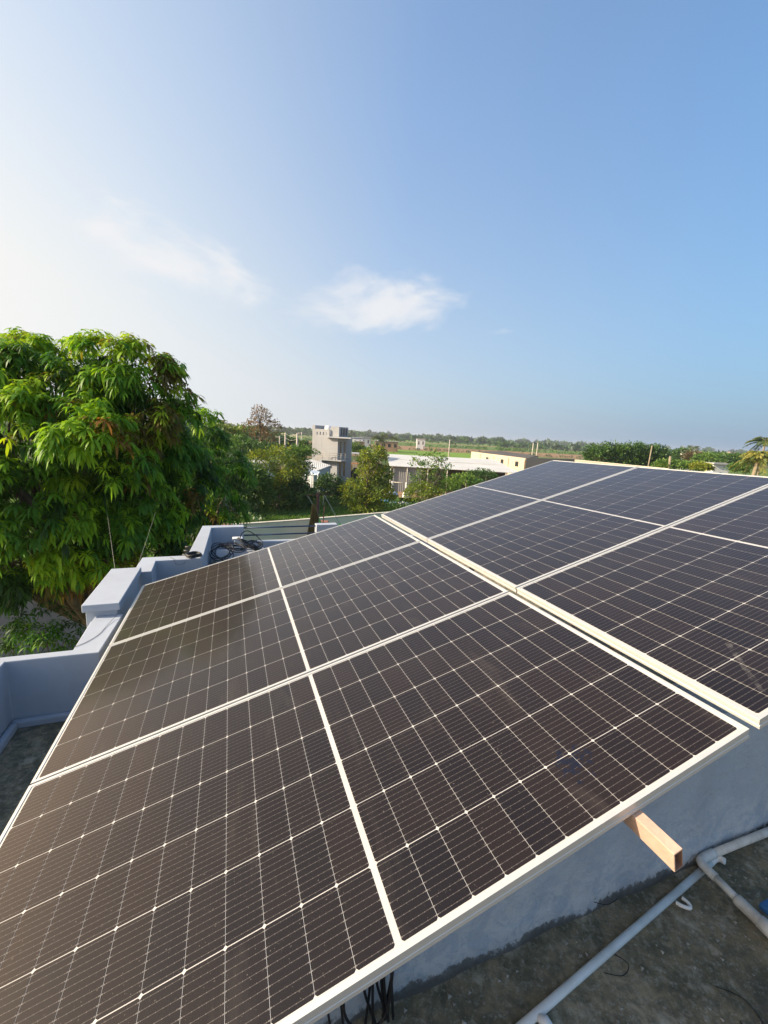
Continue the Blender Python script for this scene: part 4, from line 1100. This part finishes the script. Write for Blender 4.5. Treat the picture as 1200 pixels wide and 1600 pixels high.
# ------------------------------------------------------------------ mango tree
def mango(name, label, base, blobs, n_clump, ros_per, dens, llen, tintf, trunk_r=.22, shell=(.80, 1.04)):
    t = empty(name, base, label, 'tree'); mb = MB(); base = np.array(base, float)
    fk = np.array([base[0], base[1], base[2] + 2.0]); limb_tube(mb, base, fk, trunk_r, trunk_r * .8, .05, 5, 10)
    for c, r in blobs:
        e = limb_tube(mb, fk, c, trunk_r * .55, trunk_r * .2, .2, 6, 8)
        for k in range(9):
            d = rand_dirs(1)[0]; limb_tube(mb, e[int(rng.integers(2, 6))], np.array(c) + d * np.array(r) * .62, trunk_r * .13, trunk_r * .03, .25, 5, 5)
    mb.build('trunk', M['bark'], t)
    P, D = crown_points(blobs, n_clump, shell, -.8)
    # gather the clumps into boughs with gaps between them
    Bp, Bd = crown_points(blobs, max(14, int(n_clump / 17)), (.92, 1.10), -.8)
    near = np.argmin(((P[:, None, :] - Bp[None]) ** 2).sum(-1), 1)
    P = P + (Bp[near] - P) * .42 + D * .05
    n = len(P); ct = tintf(P, D); bt = tintf(Bp, Bd)[near]; same = rng.uniform(size=n) < .72
    ct = np.where(same, np.clip(bt + np.where(bt < .74, rng.normal(size=n) * .09, rng.normal(size=n) * .02), np.where(bt < .74, 0.02, .765), np.where(bt < .74, .73, 1)), ct)
    # each clump: rosettes over a dome; each rosette: drooping leaves
    off = rand_dirs(n * ros_per).reshape(n, ros_per, 3); off = off + D[:, None, :] * .5 + np.array([0, 0, .55]); off = norm(off)
    RP = (P[:, None, :] + off * rng.uniform(.12, .34, (n, ros_per, 1)) * (llen / .2)).reshape(-1, 3); RD = norm(off * .6 + D[:, None, :] * .35 + np.array([0, 0, .75])).reshape(-1, 3)
    rt = np.clip(np.repeat(ct, ros_per) + rng.normal(size=n * ros_per) * .035, 0, 1)
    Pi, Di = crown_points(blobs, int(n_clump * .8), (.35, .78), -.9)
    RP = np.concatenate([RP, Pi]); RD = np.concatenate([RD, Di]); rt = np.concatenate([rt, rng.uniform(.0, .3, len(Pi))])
    m = len(RP); phi = rng.uniform(0, 6.283, (m, 1)) + np.arange(dens)[None, :] * 2.399; el = rng.uniform(-.35, .45, (m, dens))
    a = norm(np.cross(RD, np.array([.3, .2, 1.0]) + rng.normal(size=(m, 3)) * .2)); bb = np.cross(RD, a)
    LD = (np.cos(phi)[..., None] * a[:, None] + np.sin(phi)[..., None] * bb[:, None]) * np.cos(el)[..., None] + RD[:, None] * np.sin(el)[..., None]
    LP = RP[:, None] + LD * .015 + RD[:, None] * rng.uniform(-.06, .02, (m, dens, 1))
    k = rng.uniform(.5, 1.25, m * dens); N = m * dens
    tt = np.clip(np.repeat(rt, dens) + rng.normal(size=N) * .03, 0, 1)
    V, F, T = leaves_long(LP.reshape(-1, 3), LD.reshape(-1, 3), llen * k, llen * .24 * k, rng.uniform(.5, 1.15, N), tt)
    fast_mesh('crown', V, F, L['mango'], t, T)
    return t


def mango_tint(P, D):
    n = len(P); px_ = np.array([proj_x(p) for p in P]); c = np.clip(rng.uniform(.05, .66, n) + .20 * np.clip((760 - px_[:, 1]) / 200, 0, 1) - .22 * np.clip((px_[:, 0] - 180) / 120, 0, 1) * (px_[:, 1] > 640), .02, .73)  # sunlit top and shaded lower right side painted into the leaf tint
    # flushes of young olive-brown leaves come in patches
    f = np.sin(P[:, 0] * 3.1 + 1.0) * np.sin(P[:, 2] * 2.7) + .6 * np.sin(P[:, 1] * 4.3 + P[:, 0] * 1.7)
    prob = np.where((px_[:, 0] > 110) & (px_[:, 1] > 570), .60, .12) * (f > .25) + np.where(px_[:, 1] > 840, .22, 0)
    br = rng.uniform(size=n) < prob; c[br] = rng.beta(1.2, 3.2, br.sum()) * .24 + .765; return c


def proj_x(p):
    c = W.T @ (np.array(p) - [0, 0, CZ]); return 600 + FPX * c[0] / c[2], 800 + FPX * c[1] / c[2]


YM = 8.6
mb_ = px_blobs(YM, [(70, 700, 180, 130), (222, 632, 58, 70, -.4), (190, 590, 58, 44, -.5), (-30, 640, 110, 95, -.6), (105, 608, 70, 62, -.3), (20, 580, 60, 42, -.2), (75, 810, 95, 75, -1.0), (55, 880, 80, 45, -.9), (30, 830, 140, 95, -.8), (180, 800, 110, 105, .2),
                   (-125, 800, 95, 100, -.2), (250, 730, 60, 90, .6), (10, 880, 85, 40, -1.0), (120, 700, 90, 60, -1.5), (10, 740, 80, 60, -1.6), (165, 850, 60, 45, -.9)], .9)
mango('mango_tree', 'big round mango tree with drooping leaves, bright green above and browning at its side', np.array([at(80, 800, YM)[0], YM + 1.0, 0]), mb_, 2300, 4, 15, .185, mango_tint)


def dark_tint(P, D):
    n = len(P); c = rng.uniform(0, .36, n); br = rng.uniform(size=n) < .12; c[br] = rng.uniform(.6, .9, br.sum()); return c


mango('mango_tree', 'darker mango tree half behind the big one, reaching down to the back parapet', np.array([at(330, 800, 13)[0], 13, 0]),
      px_blobs(13, [(300, 700, 38, 58), (325, 745, 52, 60, .3), (350, 775, 40, 52, 0), (275, 790, 60, 70, .5), (310, 815, 40, 35, -.3), (230, 830, 80, 70, 1.0)], 1.0), 480, 5, 11, .22, dark_tint, .2)
mango('shrub', 'small leafy shrub below the mango tree beside the grey wall', np.array([at(75, 985, 6.8)[0], 6.8, 0]), px_blobs(6.8, [(70, 985, 34, 32), (100, 1003, 30, 22, .3), (20, 1000, 30, 26, .2)], .9), 55, 3, 8, .12, lambda P, D: rng.uniform(.0, .24, len(P)), .03)

# ------------------------------------------------------------------ the other trees
def ptree(name, label, base_x, Y, items, leaf, n, per, ll, lw, cr_, group=None, cat='tree', **kw):
    bp = at(base_x, 700, Y); return tree(name, label, (bp[0], Y, 0), px_blobs(Y, items, kw.pop('depth', .9)), leaf, n, per, ll, lw, cr_, group=group, cat=cat, **kw)


ptree('slender_tree', 'yellow green tree on thin stems left of the concrete house', 432, 36, [(405, 722, 24, 15), (437, 716, 26, 17), (420, 745, 26, 20), (450, 735, 26, 18), (432, 770, 24, 22)], 'yellow', 250, 18, .22, .11, .45, bark='bark_pale', trunk_r=.08, stems=5, inner=.15, tint=(0, .8))
ptree('layered_tree', 'tree with one flat bright leafy layer reaching toward the concrete house', 462, 39, [(472, 706, 22, 6), (455, 712, 22, 9), (468, 733, 20, 12), (452, 752, 26, 18)], 'mid', 300, 16, .22, .11, .4, trunk_r=.12)
ptree('dark_tree', 'dense dark green tree standing on the grass behind the compound wall', 455, 37, [(452, 770, 36, 26), (435, 782, 26, 20), (472, 780, 22, 22)], 'dark', 340, 18, .24, .12, .45, trunk_r=.14)
ptree('leafy_tree', 'mid green leafy tree left of the thin stemmed yellow green tree', 398, 34, [(398, 752, 24, 20), (385, 770, 22, 20), (410, 772, 18, 18), (392, 735, 14, 10)], 'mid', 300, 18, .22, .11, .42, trunk_r=.1, tint=(0, .7))
ptree('leafy_tree', 'dark leafy tree beside the dark mango tree above the short pale wall', 362, 30, [(358, 735, 24, 22), (372, 758, 18, 18), (345, 760, 22, 24)], 'dark', 300, 18, .22, .12, .42, trunk_r=.1, tint=(.1, 1))
ptree('broad_tree', 'green broad tree left of the rusty tree at the skyline', 320, 52, [(322, 676, 22, 12), (305, 688, 22, 14)], 'mid', 190, 15, .32, .18, .6, tint=(0, .7))
ptree('round_tree', 'small round dark tree in front of the tin shed', 515, 42, [(515, 763, 22, 22), (505, 770, 16, 16), (526, 772, 14, 16)], 'dark', 260, 18, .22, .11, .38, trunk_r=.11)
ptree('light_tree', 'tall yellow green tree standing right of the concrete house', 574, 36, [(587, 712, 15, 13), (570, 716, 10, 12), (578, 738, 20, 16), (598, 740, 12, 14), (556, 768, 20, 20), (585, 768, 26, 20), (606, 772, 11, 14), (572, 790, 24, 14), (548, 782, 12, 12)], 'yellow', 430, 20, .22, .11, .42, trunk_r=.13, tint=(.0, .8), inner=.12)
ptree('spindly_tree', 'sparse thin stemmed tree before the long shed', 668, 38, [(678, 712, 15, 11), (652, 722, 12, 9), (690, 728, 13, 9), (668, 738, 20, 16), (655, 750, 14, 14), (686, 752, 16, 16)], 'mid', 130, 11, .20, .10, .34, bark='bark_pale', trunk_r=.06, stems=6, twigs=4, inner=.1, tint=(.3, 1))
ptree('bush', 'pale green bush at the foot of the sparse tree', 660, 34, [(657, 768, 22, 13), (675, 774, 18, 10), (645, 776, 12, 9)], 'yellow', 150, 15, .18, .09, .32, trunk_r=.06, tint=(.1, .6), cat='bush')
ptree('bush', 'bright green bush before the dark inside of the long shed', 722, 37, [(722, 752, 22, 12), (706, 760, 16, 10), (738, 756, 14, 9)], 'mid', 170, 15, .18, .09, .32, trunk_r=.06, tint=(.4, 1.), cat='bush')
ptree('bush', 'dark rounded bush by the low end of the tin roof', 752, 41, [(752, 743, 22, 9), (765, 748, 14, 8), (742, 748, 12, 7)], 'dark', 150, 15, .18, .09, .32, trunk_r=.06, cat='bush')
ptree('rusty_tree', 'tall sparse rusty leaved tree standing above the other trees', 408, 62, [(408, 652, 15, 14), (396, 668, 14, 12), (424, 668, 15, 10), (410, 682, 20, 14), (402, 643, 9, 9)], 'rusty', 170, 9, .28, .15, .5, trunk_r=.13, twigs=9, inner=.15)
ptree('broad_tree', 'yellow green broad tree below the far palm', 343, 60, [(343, 676, 26, 11), (325, 682, 18, 12), (360, 684, 18, 12)], 'yellow', 220, 14, .35, .2, .7, tint=(0, .5))
ptree('shady_tree', 'dark tree under the yellow green broad tree', 345, 55, [(345, 694, 34, 10), (320, 700, 24, 12)], 'dark', 170, 14, .35, .2, .7)
ptree('feathery_tree', 'soft bluish green tree below the rusty tree', 374, 50, [(372, 698, 28, 14), (392, 708, 24, 12), (350, 712, 28, 12)], 'mid', 260, 15, .30, .15, .6, tint=(.2, .7))
ptree('round_crown_tree', 'green round crowned tree between the palm and the rusty tree', 383, 95, [(383, 676, 18, 9), (372, 680, 14, 8)], 'mid', 140, 12, .5, .3, 1.0)
ptree('shady_tree', 'dark tree behind the concrete poles', 440, 84, [(440, 692, 20, 9), (424, 690, 16, 8), (455, 696, 14, 8)], 'dark', 170, 13, .45, .25, .9)
ptree('thicket', 'dark green thicket under the rusty tree', 415, 58, [(420, 704, 28, 9), (398, 702, 18, 8)], 'dark', 150, 14, .32, .18, .7, cat='bush')
ptree('bush', 'round dark bush left of the concrete house wall', 474, 72, [(474, 698, 13, 7), (482, 700, 8, 6)], 'dark', 90, 13, .35, .2, .6, cat='bush', trunk_r=.08)
ptree('bush', 'green bush in the gap right of the concrete house', 553, 85, [(553, 701, 14, 8), (566, 704, 9, 6)], 'mid', 110, 13, .4, .22, .7, cat='bush', trunk_r=.08)
# hedge-like row of trees on the right
for i, (cx, top, hw, lab) in enumerate(((936, 694, 17, 'leftmost dark tree of the hedge row on the right'), (960, 691, 19, 'second dark tree of the hedge row, next to the leftmost'), (984, 692, 18, 'third dark tree of the hedge row, left of the weathered pole'), (1006, 692, 17, 'dark tree of the hedge row directly behind the weathered pole'), (1026, 696, 14, 'last and lowest dark tree of the hedge row'))):
    ptree('hedge_tree', lab, cx, 66, [(cx, top + 13, hw, 12), (cx - 7, top + 20, hw * .8, 12), (cx + 7, top + 21, hw * .8, 12), (cx + 2, top + 30, hw, 12)], 'dark', 260, 15, .30, .16, .6, 'dark trees of the hedge row', tint=(.15, 1.))
ptree('round_crown_tree', 'small dark tree just right of the hedge row', 1066, 95, [(1066, 711, 11, 9), (1062, 716, 9, 8)], 'dark', 110, 13, .4, .22, .8)
ptree('round_crown_tree', 'low brown green tree beside the small dark tree', 1084, 92, [(1084, 714, 13, 7), (1092, 716, 8, 6)], 'rusty', 100, 13, .4, .22, .7, tint=(0, .4))
ptree('bush', 'broad green bush behind the white shed', 1114, 80, [(1114, 716, 22, 7), (1132, 718, 16, 6), (1100, 718, 12, 6)], 'mid', 170, 13, .38, .2, .7, cat='bush', trunk_r=.08)
ptree('bush', 'long dark bush left of the yellow palm', 1155, 75, [(1150, 719, 18, 7), (1168, 720, 12, 7)], 'dark', 130, 13, .38, .2, .7, cat='bush', trunk_r=.08)
ptree('bush', 'light green bush behind the broken pole stump', 1060, 58, [(1056, 727, 20, 6), (1074, 728, 14, 6), (1036, 726, 12, 6)], 'mid', 220, 13, .26, .14, .5, cat='bush', trunk_r=.07, tint=(.3, 1))
ptree('bush', 'low bush with orange tips beside the white shed', 1098, 56, [(1094, 729, 14, 5), (1104, 731, 8, 4)], 'yellow', 120, 13, .26, .14, .4, cat='bush', trunk_r=.07, tint=(.3, 1))
ptree('bush', 'green bush right of the white shed', 1150, 57, [(1152, 731, 10, 6), (1160, 733, 8, 5)], 'mid', 90, 13, .26, .14, .5, cat='bush', trunk_r=.07)


def palm(label, x, ytop, Y, hw_px, leafmat='palm', n=22, droop=.9, tint=(.2, .8), name='palm_tree', trunk=True, r=.14, lean=0):
    c = at(x, ytop, Y); k = Y / FPX; ln = hw_px * k * 1.25
    t = empty(name, np.array([c[0] - lean, c[1], 0]), label, 'palm')
    mb = MB(); limb_tube(mb, (c[0] - lean, c[1], 0), c, r * 1.3, r * .8, .04, 6, 8); mb.build('trunk', M['bark_pale'], t)
    P, D, Ln, Wd, T = [], [], [], [], []
    for f in range(n):
        th = f * 2.399; e = rng.uniform(-.25, 1.15); d0 = np.array([math.cos(th) * math.cos(e), math.sin(th) * math.cos(e), math.sin(e)]); tv = rng.uniform(*tint)
        side = norm(np.cross(d0, [0, 0, 1.0])); prev = None
        for s in np.linspace(.04, 1, 26):
            p = c + d0 * ln * s - np.array([0, 0, droop * ln * s * s * .62])
            tg = norm(d0 - np.array([0, 0, droop * 1.24 * s]))
            for sg in (-1, 1):
                P.append(p); D.append(norm(side * sg * .75 + tg * .65 - np.array([0, 0, .35]))); Ln.append(ln * .30 * (1.05 - .75 * abs(s - .35))); Wd.append(ln * .034); T.append(np.clip(tv + rng.normal() * .08, 0, 1))
            P.append(p); D.append(tg); Ln.append(ln * .06); Wd.append(ln * .03); T.append(.9)
    V, F, TT = leaves_flat(np.array(P), np.array(D), np.array(Ln), np.array(Wd), np.array(T)); fast_mesh('crown', V, F, L[leafmat], t, TT)
    return t


palm('large yellow green palm with drooping fronds at the edge of the panels', 1186, 714, 42, 26, n=34, droop=1.15, tint=(.3, .85), r=.2)
palm('dark tall palm rising behind the yellow palm', 1196, 690, 70, 20, n=24, tint=(0, .35))
palm('far tall palm, the left one of the double palm', 1078, 698, 210, 5, n=20, tint=(0, .25), r=.2)
palm('far tall palm, the right one of the double palm', 1089, 699, 205, 5, n=20, tint=(0, .25), r=.2)
palm('single palm poking above the trees at the left', 347, 661, 85, 11, n=24, tint=(.1, .5))
for i, (x, y) in enumerate(((588, 684), (600, 682), (596, 688), (616, 685))):
    palm(('dark palm left of the others before the long brown house', 'tallest dark palm before the long brown house', 'low dark palm in the middle before the long brown house', 'dark palm at the right end of the long brown house')[i], x, y, 165, 8, n=20, tint=(0, .3))

# ------------------------------------------------------------------ distant tree belts and scattered bushes (masses nobody could count)
def belt(name, n, x_rng, y_rng, h_rng, leaf, ll, per=34, dens=None):
    V0, F3, T0 = [], [], []; C = []
    for i in range(n):
        x = rng.uniform(*x_rng); y = rng.uniform(*y_rng)
        C.append((x * y if abs(x_rng[0]) < 5 else x, y, rng.uniform(*h_rng)))
    C = np.array(C); h = C[:, 2:3]; wd = h * rng.uniform(.5, .95, (n, 1))
    d = rand_dirs(n * per).reshape(n, per, 3); rr = rng.uniform(.55, 1.0, (n, per, 1))
    P = np.stack([C[:, 0:1] + d[..., 0] * wd * rr[..., 0], C[:, 1:2] + d[..., 1] * wd * rr[..., 0], h * .56 + d[..., 2] * h * .46 * rr[..., 0]], -1)
    ct = rng.uniform(0, .8, (n, 1)) + rng.normal(size=(n, per)) * .12
    k = (ll * h / 6 * rng.uniform(.7, 1.4, (n, per))).ravel()
    D = norm(d + rng.normal(size=d.shape) * .5).reshape(-1, 3)
    Vv, F, T = leaves_flat(P.reshape(-1, 3) - D * k[:, None] * .5, D, k, k * .8, np.clip(ct, 0, 1).ravel())
    o = fast_mesh(name, Vv, F, L[leaf], None, T, loc=(0, 0, 0)); return tag(o, kind='stuff')


belt('treeline', 420, (-1.3, .28), (520, 760), (5, 9.5), 'dark', 3.4, 40)
belt('treeline', 330, (.25, 1.25), (420, 620), (3.5, 7.0), 'dark', 3.0, 40)
belt('treeline', 220, (-1.2, 1.2), (900, 1300), (8, 13), 'dark', 4.5, 40)
belt('treeline', 90, (-.95, -.25), (110, 240), (3.5, 7.0), 'mid', 2.6, 60)
belt('treeline', 60, (.62, 1.1), (220, 330), (4, 7), 'dark', 2.8, 50)
belt('hedgerow', 230, (-.2, 1.0), (285, 300), (1.2, 2.6), 'mid', 1.9, 30)
belt('hedgerow', 150, (-.2, .75), (205, 212), (.8, 1.7), 'dark', 1.6, 30)
belt('hedgerow', 140, (-.2, .9), (425, 520), (2., 4.2), 'dark', 2.2, 30)
belt('undergrowth', 260, (-.42, .10), (38, 44), (.35, .9), 'mid', 1.2, 26)
belt('undergrowth', 200, (-.9, -.3), (26, 44), (.5, 1.4), 'dark', 1.2, 26)
belt('undergrowth', 260, (.5, 1.1), (56, 110), (.6, 1.6), 'mid', 1.3, 30)
# grass blades on the verge behind the compound wall
n = 26000; X = rng.uniform(-14, 6, n); Yg = rng.uniform(25, 43, n); P = np.stack([X, Yg, np.full(n, .01)], 1); D = norm(np.stack([rng.normal(size=n) * .35, rng.normal(size=n) * .35, np.ones(n)], 1))
V, F, T = leaves_flat(P, D, rng.uniform(.10, .32, n), rng.uniform(.03, .06, n), rng.uniform(.1, .9, n)); tag(fast_mesh('grass', V, F, L['mid'], None, T, loc=(0, 0, 0)), kind='stuff')

# ------------------------------------------------------------------ dusty evening air
b = MB(); b.abox(-1500, 1500, -60, 1500, -1.0, 16.0)
hz = bpy.data.materials.new('haze'); hz.use_nodes = True; hn = hz.node_tree.nodes; hn.remove(hn['Principled BSDF'])
pv = hn.new('ShaderNodeVolumePrincipled'); pv.inputs['Color'].default_value = (0.86, 0.90, 0.96, 1); pv.inputs['Density'].default_value = 0.00033; pv.inputs['Anisotropy'].default_value = 0.3
hz.node_tree.links.new(pv.outputs[0], hn['Material Output'].inputs['Volume'])
tag(b.build('haze', hz, None), kind='stuff')
